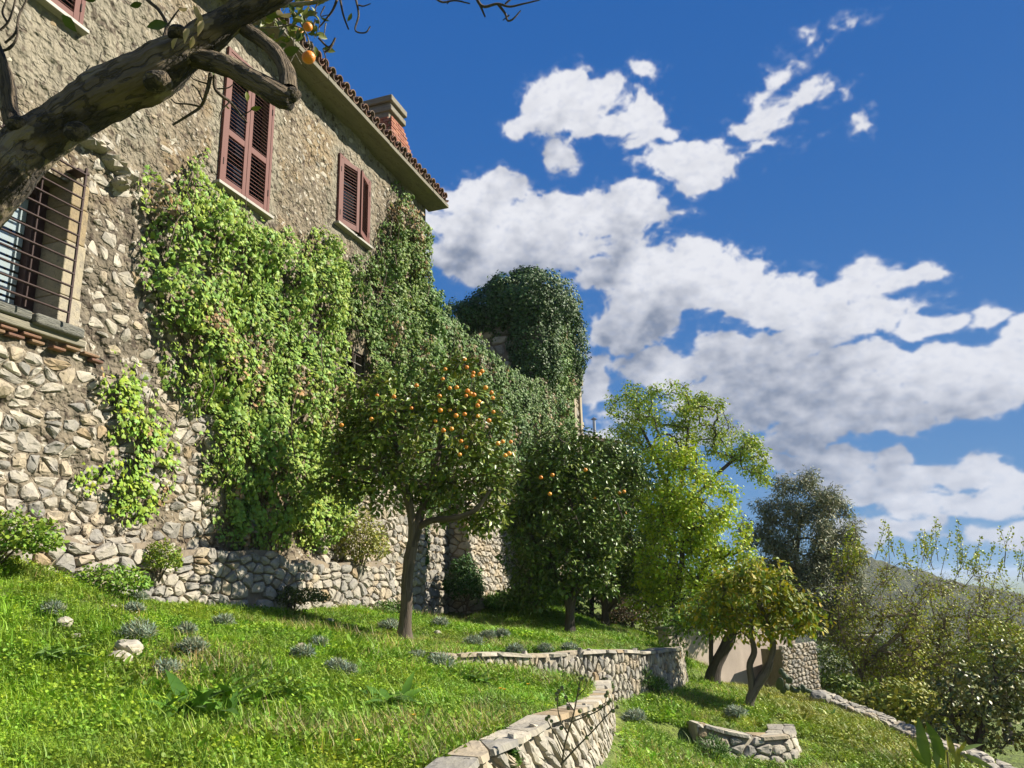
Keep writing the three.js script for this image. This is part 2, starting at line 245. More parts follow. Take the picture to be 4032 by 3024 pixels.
// the far hill: a wooded ridge falling to the right
{
  const n = 150, m = 46, pos = [], uv = [], idx = [];
  for (let j = 0; j <= m; j++) for (let i = 0; i <= n; i++) {
    const az = lerp(8, 52, i / n), v = j / m;   // v: 0 at the foot, 0.6 at the crest, 1 behind
    const crest = 9.5 * Math.exp(-(((az - 22.5) / 6.0) ** 2)) + 2 - 1.75 * Math.max(0, az - 23) + (fbm(az * 0.7, 3, 4) - 0.5) * 5;
    const r = 380 + 260 * v, prof = v < 0.6 ? smooth(0, 0.62, v) : 1 - smooth(0.6, 1, v);
    const y = lerp(-46, 1.6 + crest * 0.95, prof) + (fbm(az * 3.2, v * 22, 4, 0, 5) - 0.5) * 7 * Math.sin(Math.PI * clamp(v * 1.2, 0, 1)) * 0.55 + (noise2(az * 22, v * 120) - 0.5) * 1.6;
    pos.push(r * Math.sin(rad(az)), y, -r * Math.cos(rad(az))); uv.push(i * 0.4, j * 0.4);
  }
  for (let j = 0; j < m; j++) for (let i = 0; i < n; i++) { const k = j * (n + 1) + i; idx.push(k, k + 1, k + n + 1, k + 1, k + n + 2, k + n + 1); }
  const g = new THREE.BufferGeometry(); g.setAttribute('position', new THREE.Float32BufferAttribute(pos, 3)); g.setAttribute('uv', new THREE.Float32BufferAttribute(uv, 2)); g.setIndex(idx); g.computeVertexNormals();
  const t = tex(512, (u, v) => { const a = fbm(u * 12, v * 12, 5, 12, 61), b = fbm(u * 60, v * 60, 3, 60, 62); const w = 0.5 + 1.0 * b; const tr = smooth(0.35, 0.6, fbm(u * 90, v * 90, 3, 90, 63)); const q = w * (0.35 + 0.55 * tr); return [lerp(0.075, 0.14, a) * q, lerp(0.095, 0.13, a) * q, lerp(0.018, 0.03, a) * q]; }, true, 0.25);
  struct('hill', g, std(col(1, 1, 1), { map: t, bumpMap: stoneBump, bumpScale: 2, roughness: 1 }));
}

// ================================================================ stones in walls
function clipHalf(P, nx, ny, d) { const o = []; for (let i = 0; i < P.length; i++) { const a = P[i], b = P[(i + 1) % P.length], da = a[0] * nx + a[1] * ny - d, db = b[0] * nx + b[1] * ny - d; if (da <= 0) o.push(a); if ((da < 0) !== (db < 0) && da !== db) { const t = da / (da - db); o.push([a[0] + (b[0] - a[0]) * t, a[1] + (b[1] - a[1]) * t]); } } return o; }
// packs a patch u0..u1 x v0..v1 with polygons like roughly coursed rubble
function rubble(u0, u1, v0, v1, cell, { ax = 1.25, jit = 0.42, drop = 0.14, gap = 0.018, lean = 0 } = {}) {
  const pts = [], dv = cell, du = cell * ax; let row = 0;
  for (let v = v0 + dv / 2; v < v1; v += dv, row++) for (let u = u0 - du / 2 + (row % 2) * du / 2; u < u1 + du / 2; u += du) if (R() > drop) pts.push([u + (R() - .5) * 2 * jit * du, v + (R() - .5) * 2 * jit * dv * 0.85, row]);
  const out = [], reach = 2.6 * Math.max(du, dv);
  for (const p of pts) {
    let P = [[-du * 1.1, -dv * 0.95], [du * 1.1, -dv * 0.95], [du * 1.1, dv * 0.95], [-du * 1.1, dv * 0.95]].map(([a, b]) => [p[0] + a, p[1] + b]);
    for (const q of pts) { if (q === p) continue; let dx = q[0] - p[0], dy = (q[1] - p[1]); if (Math.abs(dx) > reach || Math.abs(dy) > reach) continue; const wx = dx / ax, wy = dy * ax, L = Math.hypot(wx, wy), nx = wx / L / ax, ny = wy / L * ax, nl = Math.hypot(nx, ny); P = clipHalf(P, nx / nl, ny / nl, ((p[0] + q[0]) / 2 * nx + (p[1] + q[1]) / 2 * ny) / nl - gap / 2); if (P.length < 3) break; }
    P = clipHalf(clipHalf(P, -1, 0, -u0), 1, 0, u1); P = clipHalf(clipHalf(P, 0, -1, -v0), 0, 1, v1);
    if (P.length < 3) continue;
    let A = 0, cx = 0, cy = 0; for (let i = 0; i < P.length; i++) { const a = P[i], b = P[(i + 1) % P.length], k = a[0] * b[1] - b[0] * a[1]; A += k; cx += (a[0] + b[0]) * k; cy += (a[1] + b[1]) * k; } A /= 2; if (Math.abs(A) < cell * cell * 0.12) continue;
    const c = [cx / 6 / A, cy / 6 / A];
    if (lean) for (const q of P) q[0] += lean * (q[1] - c[1]);
    out.push({ P, c, A: Math.abs(A) });
  }
  return out;
}
// one stone: rough faceted boulder face over polygon P, sunk in the wall; map(u, v, h) gives the place
function stoneGeo({ P, c }, map, depth, { shrink = 1, sink = 0.05, round = 0.2, crease = 0.42 } = {}) {
  const ring = []; const n0 = P.length;
  for (let i = 0; i < n0; i++) { const a = P[i], b = P[(i + 1) % n0], L = Math.hypot(b[0] - a[0], b[1] - a[1]); if (L < 1e-4) continue; const q = round * (0.7 + 0.6 * R()); ring.push([lerp(a[0], b[0], q), lerp(a[1], b[1], q)], [lerp(a[0], b[0], 1 - q), lerp(a[1], b[1], 1 - q)]); }
  const n = ring.length; if (n < 5) return null;
  const pos = [], uv = [], idx = [], ou = R() * 9, ov = R() * 9, cl = (p, k, j) => [c[0] + (p[0] - c[0]) * k * shrink * (1 + (R() - .5) * j), c[1] + (p[1] - c[1]) * k * shrink * (1 + (R() - .5) * j)];
  const put = (q, h) => { const p = map(q[0], q[1], h); pos.push(p.x, p.y, p.z); uv.push(q[0] * 1.4 + h * 1.1 + ou, q[1] * 1.4 + h * 0.8 + ov); };
  const tiltU = (R() - .5) * 3.2, tiltV = (R() - .5) * 3.2, sz = Math.sqrt(n) * 0.05;
  const hh = (q, k) => depth * (k + ((q[0] - c[0]) * tiltU + (q[1] - c[1]) * tiltV) * 1.6 + (R() - .5) * 0.55);
  for (const p of ring) put(cl(p, 1.0, 0.06), -sink);
  for (const p of ring) { const q = cl(p, 0.95, 0.16); put(q, hh(q, 0.42)); }
  for (const p of ring) { const q = cl(p, 0.66, 0.42); put(q, hh(q, 0.95)); }
  put(cl([c[0] + (R() - .5) * 0.06, c[1] + (R() - .5) * 0.06], 1, 0), hh(c, 1.0));
  for (let k = 0; k < 2; k++) for (let i = 0; i < n; i++) { const j = (i + 1) % n, a = k * n + i, b = k * n + j; idx.push(a, b, b + n, a, b + n, a + n); }
  for (let i = 0; i < n; i++) idx.push(2 * n + i, 2 * n + (i + 1) % n, 3 * n);
  const g = new THREE.BufferGeometry(); g.setAttribute('position', new THREE.Float32BufferAttribute(pos, 3)); g.setAttribute('uv', new THREE.Float32BufferAttribute(uv, 2)); g.setIndex(idx);
  return toCreasedNormals(g, crease);
}
// lays a list of {geo, mat, size}: the 'most' largest as parts of their own, the rest joined
function layStones(parent, list, name = 'stone', most = 290) {
  list.sort((a, b) => b.size - a.size);
  list.slice(0, most).forEach((s) => part(parent, name, s.geo, s.mat));
  const rest = new Map(); for (const s of list.slice(most)) { if (!rest.has(s.mat)) rest.set(s.mat, []); rest.get(s.mat).push(s.geo); }
  let k = 0; for (const [m, gs] of rest) { const o = part(parent, 'small_' + name + 's', mergeGeometries(gs), m, 'stuff'); k++; }
}
// a wall along a polyline in plan: top(u), bottom(u), batter; returns mapping and total length; the face looks to 'side' (+1 right of the walking direction)
function wallAlong(P, topY, thick, batter, side = 1) {
  const c = new THREE.CatmullRomCurve3(P.map((p) => V3(p[0], 0, p[1])), false, 'centripetal'); const L = c.getLength();
  const fr = (u) => { const t = clamp(u / L, 0, 1), p = c.getPointAt(t), d = c.getTangentAt(t); return { p, d, n: V3(-d.z, 0, d.x).multiplyScalar(side) }; };
  const bot = (u) => { const { p, n } = fr(u); const q = p.clone().addScaledVector(n, 0.25); return H(q.x, q.z); };
  const map = (u, v, h) => { const { p, d, n } = fr(u); const y = v; const b = batter * Math.max(0, topY(u) - y); return p.clone().addScaledVector(d, u < 0 ? u : u > L ? u - L : 0).addScaledVector(n, thick / 2 + b + h).setY(y); };
  const mapTop = (u, w, h) => { const { p, n } = fr(u); return p.clone().addScaledVector(n, w).setY(topY(u) + h); };
  const core = (inset = 0.05, under = 0.4) => {
    const N = Math.ceil(L / 0.15), pos = [], idx = [], uv = [];
    for (let i = 0; i <= N; i++) { const u = L * i / N, { p, n } = fr(u), t = topY(u) - inset, b = bot(u) - under; const bb = batter * (t - b);
      [[-thick / 2, b], [-thick / 2, t], [thick / 2 - inset, t], [thick / 2 - inset + bb, b]].forEach(([w, y], k) => { const q = p.clone().addScaledVector(n, w); pos.push(q.x, y, q.z); uv.push(u, k * 0.5 + y); }); }
    for (let i = 0; i < N; i++) for (let k = 0; k < 3; k++) { const a = i * 4 + k, b = a + 4; if (side > 0) idx.push(a, b, a + 1, a + 1, b, b + 1); else idx.push(a, a + 1, b, a + 1, b + 1, b); }
    for (const e of [0, N * 4]) idx.push(e, e + 1, e + 2, e, e + 2, e + 3);
    const g = new THREE.BufferGeometry(); g.setAttribute('position', new THREE.Float32BufferAttribute(pos, 3)); g.setAttribute('uv', new THREE.Float32BufferAttribute(uv, 2)); g.setIndex(idx); g.computeVertexNormals(); return g;
  };
  return { L, map, mapTop, bot, core, fr };
}

// ================================================================ the house
const house = facPlane(thing('stone_house', 'old stone house with plastered upper wall, brown louvred shutters and a tiled eave', 'house'));
const box = (x0, x1, y0, y1, z0, z1) => new THREE.BoxGeometry(x1 - x0, y1 - y0, z1 - z0).translate((x0 + x1) / 2, (y0 + y1) / 2, (z0 + z1) / 2);
const rbox = (x0, x1, y0, y1, z0, z1, r = 0.006, seg = 2) => new RoundedBoxGeometry(x1 - x0, y1 - y0, z1 - z0, seg, Math.min(r, (x1 - x0) / 2.1, (y1 - y0) / 2.1, (z1 - z0) / 2.1)).translate((x0 + x1) / 2, (y0 + y1) / 2, (z0 + z1) / 2);
const EAVE = 10.03, S0 = 1.2, S1 = 14.54;
const W1 = [7.83, 8.95, 7.17, 9.38], W2 = [10.87, 12.0, 7.95, 9.34], W3 = [4.35, 5.47, 7.87, 9.38], WG = [4.05, 5.62, 4.42, 6.0], WS = [11.15, 11.95, 4.95, 5.75];
const holes = [W1, W2, W3, WG, WS];
const facadeH = (s, y) => {   // relief of the old plaster: lumps, lost patches, the rougher foot
  const low = smooth(7.2, 5.2, y + (fbm(s * 1.3, y * 1.3, 3, 0, 3) - .5) * 1.5) * smooth(8.5, 7, s);
  const a = fbm(s * 2.1, y * 2.1, 4, 0, 101) - 0.5, b = fbm(s * 7, y * 7, 3, 0, 103) - 0.5, lost = smooth(0.52, 0.60, fbm(s * 1.1 + 7, y * 1.4, 4, 0, 105));
  const near = Math.min(...holes.map(([a0, a1, b0, b1]) => Math.max(a0 - s, s - a1, b0 - y, y - b1, 0)));
  return (a * 0.10 + b * 0.045 * (1 + low) - lost * 0.025) * smooth(0, 0.25, near) - low * 0.03;
};
{
  const grid = (a, b, step, extra) => { const o = new Set(); const n = Math.round((b - a) / step); for (let i = 0; i <= n; i++) o.add(+(a + (b - a) * i / n).toFixed(4)); let l = [...o].filter((t) => extra.every((e) => Math.abs(e - t) > step * 0.45 || t === a || t === b)); return [...l, ...extra].sort((p, q) => p - q); };
  const ss = grid(S0, S1, 0.06, holes.flatMap((h) => [h[0], h[1]]).filter((t, i, A) => A.indexOf(t) === i)), ys = grid(0.2, EAVE, 0.06, holes.flatMap((h) => [h[2], h[3]]).filter((t, i, A) => A.indexOf(t) === i));
  const pos = [], uv = [], idx = [], nx = ss.length;
  for (const y of ys) for (const s of ss) { pos.push(s, y, facadeH(s, y) * smooth(0, 0.1, S1 - s)); uv.push((s - 1) / 14, y / 10.5); }
  for (let j = 0; j + 1 < ys.length; j++) for (let i = 0; i + 1 < nx; i++) { const cs = (ss[i] + ss[i + 1]) / 2, cy = (ys[j] + ys[j + 1]) / 2; if (holes.some((h) => cs > h[0] && cs < h[1] && cy > h[2] && cy < h[3])) continue; const k = j * nx + i; idx.push(k, k + 1, k + nx, k + 1, k + nx + 1, k + nx); }
  const g = new THREE.BufferGeometry(); g.setAttribute('position', new THREE.Float32BufferAttribute(pos, 3)); g.setAttribute('uv', new THREE.Float32BufferAttribute(uv, 2)); g.setIndex(idx); g.computeVertexNormals();
  // colour of the plaster: buff and grey-brown renders, greyer smooth bands round the openings and along the left, darker mortar at the foot, pale pebbles
  const pl = tex(2048, (u, v) => {
    const s = 1 + u * 14, y = v * 10.5;
    const a = fbm(s * 0.9, y * 0.9, 5, 0, 201), b = fbm(s * 5, y * 5, 4, 0, 203), c = fbm(s * 22, y * 22, 3, 0, 205), st = fbm(s * 3.0, y * 0.55, 4, 0, 207);
    let k = 0.72 + 0.5 * (b - 0.5) + 0.55 * (c - 0.5) + 0.5 * (a - 0.5);
    let r = 0.275 * k, g2 = 0.222 * k, bl = 0.148 * k;
    const ochre = smooth(0.5, 0.66, fbm(s * 1.7 + 3, y * 1.7, 4, 0, 209)); r = lerp(r, 0.28 * k, ochre * .7); g2 = lerp(g2, 0.2 * k, ochre * .7); bl = lerp(bl, 0.105 * k, ochre * .7);
    let gz = 0;
    for (const h of [W1, W2, W3]) { const d = Math.max(h[0] - s, s - h[1], h[2] - y, y - h[3]); gz = Math.max(gz, 1 - smooth(0.10, 0.34, d + (b - .5) * 0.3)); }
    gz = Math.max(gz, smooth(9.55, 9.8, y + (a - .5) * 0.5), smooth(6.3, 7.1, y + (a - .5) * 1.2) * smooth(6.9, 6.4, s + (b - .5)) * 0.9);
    const kk = 0.8 + 0.45 * (c - .5) + 0.5 * (st - .5); r = lerp(r, 0.29 * kk, gz); g2 = lerp(g2, 0.257 * kk, gz); bl = lerp(bl, 0.185 * kk, gz);
    const lo = smooth(6.4, 4.8, y + (a - .5) * 3) * smooth(9, 7, s) * 0.8; r = lerp(r, 0.245 * k, lo); g2 = lerp(g2, 0.205 * k, lo); bl = lerp(bl, 0.145 * k, lo);
    const peb = noise2(s * 17, y * 17, 0, 211) * 0.6 + noise2(s * 40, y * 40, 0, 213) * 0.4, pz = smooth(0.72, 0.78, peb) * (1 - gz * 0.8); r = lerp(r, 0.40, pz); g2 = lerp(g2, 0.36, pz); bl = lerp(bl, 0.29, pz);
    const pit = smooth(0.36, 0.26, fbm(s * 13, y * 13, 3, 0, 215)); r *= 1 - 0.55 * pit; g2 *= 1 - 0.6 * pit; bl *= 1 - 0.62 * pit;
    return [r, g2, bl];
  }, true);
  pl.wrapS = pl.wrapT = THREE.ClampToEdgeWrapping;
  const pb = tex(2048, (u, v) => { const s = 1 + u * 14, y = v * 10.5; const c = fbm(s * 16, y * 16, 4, 0, 215), d = Math.abs(fbm(s * 3.3, y * 5, 4, 0, 217) - 0.5) * 2; const crack = smooth(0.05, 0, d) * 0.5; return grey(0.2 + 0.75 * c - crack * 0.35); }, false);
  pb.wrapS = pb.wrapT = THREE.ClampToEdgeWrapping;
  part(house, 'wall', g, std(col(1, 1, 1), { map: pl, bumpMap: pb, bumpScale: 0.085, roughness: 0.95 }));
  const plain = std(col(0.21, 0.17, 0.115), { map: stoneTint, bumpMap: stoneBump, bumpScale: 0.02 });
  // reveals, inner leaf, end wall and back so that the house is closed
  const rev = []; for (const h of holes) { const d = h === WG ? 0.42 : 0.24; rev.push(box(h[0] - 0.12, h[0], h[2] - .1, h[3] + .1, -d, -0.05), box(h[1], h[1] + 0.12, h[2] - .1, h[3] + .1, -d, -0.05), box(h[0], h[1], h[3], h[3] + 0.12, -d, -0.05), box(h[0], h[1], h[2] - 0.12, h[2], -d, -0.05)); }
  for (const g of rev) part(house, 'reveal', g, plain);
  part(house, 'side_wall', mergeGeometries([box(S1 - 0.3, S1 - 0.003, 0.2, EAVE, -6, -0.06), box(S0, S0 + 0.3, 0.2, EAVE, -6, -0.06), box(S0, S1, 0.2, EAVE, -6.3, -6)]), plain);
  part(house, 'room', mergeGeometries([box(S0 + .3, S1 - .3, 0.4, EAVE, -0.75, -0.70)]), std(col(0.02, 0.018, 0.016)));
}
// roof: concrete eave slab, deck, barrel tiles
const terra = [[0.22, 0.115, 0.08], [0.185, 0.105, 0.08], [0.27, 0.17, 0.12], [0.17, 0.12, 0.095], [0.21, 0.14, 0.105]].map((c) => std(col(...c), { map: stoneTint, bumpMap: stoneBump, bumpScale: 0.006 }));
const concrete = std(col(0.24, 0.218, 0.165), { map: stoneTint, bumpMap: stoneBump, bumpScale: 0.01 });
const roof = part(house, 'roof', (() => { const sh = new THREE.Shape([[0.40, 10.135], [-3.2, 11.3], [-6.8, 10.2], [-6.8, 10.1], [-3.2, 11.2], [0.3, 10.05]].map((p) => new THREE.Vector2(p[0], p[1]))); return new THREE.ExtrudeGeometry(sh, { depth: S1 + 0.2 - S0, bevelEnabled: false }).rotateY(-Math.PI / 2).translate(S1 + 0.2, 0.012, 0); })(), terra[3]);
{
  for (let s = S0; s < S1 + 0.2;) { const w = Math.min(1.9 + R() * 0.5, S1 + 0.27 - s); const g = rbox(s, s + w - 0.004, EAVE, EAVE + 0.085, -0.05, 0.46 + (R() - .5) * 0.01, 0.008); const u = g.attributes.uv; part(roof, 'eave_slab', g, concrete); s += w; }
  const tile = (up, len = 0.46, r0 = 0.088, r1 = 0.070, th = 0.016) => { const n = 9, pos = [], idx = []; for (const [z, r] of [[0, r0], [-len, r1]]) for (const rad2 of [r, r - th]) for (let i = 0; i <= n; i++) { const a = Math.PI * i / n; pos.push(Math.cos(a) * rad2, Math.sin(a) * rad2 * (up ? 1 : -1) + (up ? 0 : 0.085), z); } const k = n + 1; for (let i = 0; i < n; i++) { const q = (a, b, c, d) => up ? idx.push(a, b, c, a, c, d) : idx.push(a, c, b, a, d, c); q(i, i + 1, 2 * k + i + 1, 2 * k + i); q(k + i + 1, k + i, 3 * k + i, 3 * k + i + 1); q(i + 1, i, k + i, k + i + 1); q(2 * k + i, 2 * k + i + 1, 3 * k + i + 1, 3 * k + i); } const g = new THREE.BufferGeometry(); g.setAttribute('position', new THREE.Float32BufferAttribute(pos, 3)); g.setIndex(idx); g.setAttribute('uv', new THREE.Float32BufferAttribute(pos.flatMap((_, i) => i % 3 === 0 ? [pos[i] * 3, pos[i + 2] * 3] : []), 2)); return toCreasedNormals(g, 0.6); };
  const cover = tile(true), chan = tile(false, 0.46, 0.086, 0.076), rest = [];
  for (let s = 2.2, i = 0; s < S1 + 0.24; s += 0.225, i++) {
    for (let row = 0; row < 8; row++) {
      const y = 10.20 + row * 0.40 * 0.325 + (R() - .5) * 0.008, z = 0.50 - row * 0.40 + (R() - .5) * 0.03, m = terra[Math.floor(R() * 5)];
      for (const up of [true, false]) {
        const g = up ? cover : chan, ss = up ? s : s + 0.112, yy = up ? y + 0.012 : y - 0.075;
        const M = new THREE.Matrix4().makeRotationFromEuler(new THREE.Euler(0.31, (R() - .5) * 0.05, (R() - .5) * 0.08)).setPosition(ss + (R() - .5) * 0.015, yy, z - (up ? 0 : 0.03));
        if (row === 0) { const t = part(roof, 'roof_tile', g, m); t.applyMatrix4(M); } else { if (z < -3) continue; rest.push(g.clone().applyMatrix4(M)); }
      }
    }
  }
  part(roof, 'upper_tiles', mergeGeometries(rest), terra[1], 'stuff');
  const mort = []; for (let s = 2.2; s < S1 + 0.2; s += 0.112) mort.push(new THREE.IcosahedronGeometry(0.05, 1).scale(1.1, 0.7 + R() * .3, 0.8).rotateY(R() * 3).translate(s + (R() - .5) * .03, 10.15 + (R() - .5) * 0.02, 0.40 + (R() - .5) * 0.03)); part(roof, 'mortar_bedding', mergeGeometries(mort), concrete);
}
// chimney of bare brick under a stepped plaster cap
{
  const ch = part(house, 'chimney', mergeGeometries([box(13.62, 14.22, 10.0, 11.90, -1.28, -0.42), box(14.2, 14.66, 10.0, 11.42, -1.26, -0.44)]), mortar);
  const bm = [[0.40, 0.145, 0.085], [0.34, 0.12, 0.075], [0.46, 0.19, 0.11], [0.38, 0.17, 0.12]].map((c) => std(col(...c), { map: stoneTint, bumpMap: stoneBump, bumpScale: 0.006 }));
  const b0 = [0, 1, 2].map((k) => rbox(-.5, .5, -.5, .5, -.5, .5, 0.06 + k * 0.02, 1));
  const brick = (x0, x1, y0, y1, z0, z1) => { const b = part(ch, 'brick', b0[Math.floor(R() * 3)], bm[Math.floor(R() * 4)]); b.scale.set(x1 - x0, y1 - y0, z1 - z0); b.position.set((x0 + x1) / 2, (y0 + y1) / 2, (z0 + z1) / 2 + (R() - .5) * 0.01); b.rotation.y = (R() - .5) * 0.02; };
  for (let k = 0; k < 20; k++) {
    const y = 10.62 + k * 0.066, right = y < 11.46 ? 14.70 : lerp(14.68, 14.22, (y - 11.46) / 0.42);
    for (let x = 13.6 - (k % 2) * 0.12; x < right - 0.04; x += 0.235) { const a = Math.max(13.6, x), b = Math.min(right, x + 0.225); if (b - a > 0.04 && !(y < 11.40 && y > 11.2 && a > 14.25 && R() < 0.5)) brick(a, b, y, y + 0.056, -0.44 + (R() - .5) * .008, -0.40 + (R() - .5) * .012); }
    for (let z = -1.30 + (k % 2) * 0.11; z < -0.46; z += 0.235) { const b = Math.min(-0.447, z + 0.225); if (b - z > 0.05) brick(13.595, 13.64, y, y + 0.056, z, b); }
  }
  part(ch, 'sloped_shoulder', new THREE.ExtrudeGeometry(new THREE.Shape([[14.2, 11.42], [14.64, 11.42], [14.2, 11.80]].map((p) => new THREE.Vector2(...p))), { depth: 0.8, bevelEnabled: false }).translate(0, 0, -1.25), mortar);
  const cap = std(col(0.25, 0.225, 0.175), { map: stoneTint, bumpMap: stoneBump, bumpScale: 0.012 });
  part(ch, 'neck', rbox(13.66, 14.22, 11.88, 12.16, -1.27, -0.50, 0.03, 3), cap);
  part(ch, 'cap_slab', rbox(13.62, 14.36, 12.10, 12.25, -1.36, -0.42, 0.03, 3), cap); part(ch, 'cap_slab', rbox(13.67, 14.31, 12.245, 12.34, -1.31, -0.47, 0.02, 3), cap); part(ch, 'cap_slab', rbox(13.60, 14.38, 12.335, 12.5, -1.38, -0.40, 0.03, 3), cap);
}
// louvred shutters
const shutterMat = std(col(0.145, 0.047, 0.033), { roughness: 0.75, bumpMap: barkBump, bumpScale: 0.0012 });
const marble = std(col(0.42, 0.40, 0.35), { map: stoneTint, roughness: 0.6 });
const iron = std(col(0.045, 0.022, 0.018), { roughness: 0.7, metalness: 0.3, bumpMap: stoneBump, bumpScale: 0.002 });
const darkGlass = new THREE.MeshPhysicalMaterial({ color: col(0.02, 0.025, 0.03), roughness: 0.06, specularIntensity: 1 });
const slatGeo = new Map();
function shutterLeaf(w, h, mids) {   // hinge at x = 0, leaf to +x, foot at y = 0
  const st = 0.075, d = 0.036, gs = [rbox(0, st, 0, h, -d, 0, 0.005), rbox(w - st, w, 0, h, -d, 0, 0.005)], rails = [0, ...mids, h]; const panels = [];
  rails.forEach((y, i) => { const rh = i === 0 ? 0.11 : i === rails.length - 1 ? 0.09 : 0.10, y0 = i === 0 ? 0 : i === rails.length - 1 ? h - rh : y - rh / 2; gs.push(rbox(st, w - st, y0, y0 + rh, -d + 0.003, -0.003, 0.004)); if (i) panels.push([panels.last, y0]); panels.last = y0 + rh; });
  const slats = []; for (const [a, b] of panels) { const n = Math.round((b - a) / 0.061); for (let k = 0; k < n; k++) slats.push(a + (k + 0.5) * (b - a) / n); }
  const kk = (w - 2 * st).toFixed(3); if (!slatGeo.has(kk)) slatGeo.set(kk, rbox(st - 0.004, w - st + 0.004, -0.0028, 0.0028, -0.0155, 0.0155, 0.002, 1));
  return { frame: mergeGeometries(gs), slats, slat: slatGeo.get(kk) };
}
function louvredWindow([s0, s1, y0, y1], mids, openL, openR, sillL = 0.06) {
  const fr = 0.055, w = (s1 - s0 - 2 * fr) / 2 - 0.003, h = y1 - y0 - fr - 0.02;
  part(house, 'window_frame', mergeGeometries([rbox(s0, s0 + fr, y0, y1, -0.06, 0.045), rbox(s1 - fr, s1, y0, y1, -0.06, 0.045), rbox(s0 + fr, s1 - fr, y1 - fr, y1, -0.06, 0.043)]), shutterMat);
  const L = shutterLeaf(w, h, mids.map((m) => m - y0 - 0.01));
  for (const k of [0, 1]) {
    const sh = part(house, 'shutter', L.frame, shutterMat); sh.position.set(k ? s1 - fr : s0 + fr, y0 + 0.012, 0.04);
    if (k) { sh.rotation.y = Math.PI + rad(openR); sh.position.z = 0.004; } else sh.rotation.y = -rad(openL);
    for (const y of L.slats) { const m = part(sh, 'slat', L.slat, shutterMat); m.position.set(0, y, -0.018); m.rotation.x = k ? -0.80 : 0.80; }
    for (const y of [h * 0.16, h * 0.82]) part(sh, 'hinge', new THREE.CylinderGeometry(0.009, 0.009, 0.10, 8).translate(-0.002, y, k ? -0.042 : 0.006), iron);
  }
  part(house, 'window_pane', box(s0, s1, y0, y1, -0.2, -0.19), darkGlass);
  part(house, 'window_sill', rbox(s0 - sillL, s1 + 0.05, y0 - 0.05, y0 - 0.003, -0.2, 0.10, 0.006), marble);
}
louvredWindow(W1, [8.03], 0, 0); louvredWindow(W2, [], 12, 14); louvredWindow(W3, [8.75], 0, 0, 0.12);
// barred window at the left, stone surround and sill
{
  const beige = [[0.40, 0.345, 0.25], [0.42, 0.37, 0.285], [0.33, 0.255, 0.15]].map((c) => std(col(...c), { map: stoneTint, bumpMap: stoneBump, bumpScale: 0.008 }));
  const [s0, s1, y0, y1] = WG; let y = y0 - 0.02; const hs = [0.30, 0.62, 0.42, 0.30];
  hs.forEach((h, i) => { part(house, 'jamb_stone', rbox(s1 - 0.012, s1 + [0.26, 0.24, 0.22, 0.2][i] + 0.0, y, y + h - 0.006, -0.40, 0.055 - i * 0.004, 0.014, 3), beige[[1, 0, 2, 2][i]]); y += h; });
  const sillM = std(col(0.20, 0.20, 0.175), { map: stoneTint, bumpMap: stoneBump, bumpScale: 0.02 });
  part(house, 'sill_stone', rbox(4.0, 5.32, y0 - 0.13, y0 - 0.02, -0.4, 0.09, 0.035, 3), sillM); part(house, 'sill_stone', rbox(5.335, 5.92, y0 - 0.15, y0 - 0.03, -0.4, 0.12, 0.035, 3), sillM);
  part(house, 'sill_course', rbox(3.9, 6.0, y0 - 0.22, y0 - 0.135, -0.2, 0.055, 0.02, 3), std(col(0.30, 0.275, 0.21), { map: stoneTint, bumpMap: stoneBump, bumpScale: 0.01 }));
  const wood = std(col(0.055, 0.022, 0.016), { roughness: 0.6 });
  part(house, 'window_frame', mergeGeometries([rbox(s1 - 0.16, s1 - 0.015, y0, y1, -0.40, -0.30), rbox(4.62, 4.74, y0, y1, -0.40, -0.29), rbox(s0, s1 - 0.16, y1 - 0.16, y1, -0.40, -0.30), rbox(s0, s1 - 0.16, y0, y0 + 0.06, -0.40, -0.30)]), wood);
  for (const [a, b] of [[4.05, 4.62], [4.74, 5.46]]) part(house, 'window_pane', box(a, b, y0 + .06, y1 - 0.16, -0.352, -0.349), new THREE.MeshPhysicalMaterial({ color: 0xffffff, transmission: 1, roughness: 0.02, thickness: 0, ior: 1.5 }));
  const bl = std(col(0.36, 0.43, 0.45)); for (let k = 0; k < 9; k++) { const yy = y0 + 0.09 + k * 0.145; part(house, 'blind_slat', rbox(4.75, 5.45, yy, yy + 0.118, -0.40, -0.39, 0.003, 1).rotateX(0), bl); }
  // the grille
  const gr = part(house, 'window_grille', mergeGeometries([rbox(5.63, 5.655, 4.36, 6.16, 0.155, 0.18), rbox(5.55, 5.70, 6.10, 6.125, -0.1, 0.16)]), iron), bar = new THREE.CylinderGeometry(0.012, 0.012, 1, 7).rotateZ(Math.PI / 2);
  for (let k = 0; k < 12; k++) { const b = part(gr, 'bar', bar, iron); b.scale.x = 1.75; b.position.set(4.775, 4.47 + k * 0.146, 0.172); }
  const vb = new THREE.CylinderGeometry(0.011, 0.011, 1.78, 7); for (const s of [5.16, 4.68, 4.2]) part(gr, 'bar', vb, iron).position.set(s, 5.27, 0.157);
  const br = [[0.30, 0.16, 0.10], [0.36, 0.23, 0.14], [0.25, 0.13, 0.09]].map((c) => std(col(...c), { map: stoneTint, bumpMap: stoneBump, bumpScale: 0.008 }));
  for (let r = 0; r < 2; r++) for (let s = 4.3 + r * 0.1; s < 6.5 - r * 0.15; s += 0.245) if (R() < 0.8) part(house, 'brick', rbox(s, s + 0.22 - R() * .08, 4.15 - r * 0.05, 4.18 - r * 0.05, -0.05, 0.02 + R() * 0.03, 0.010, 2), br[Math.floor(R() * 3)]);
}
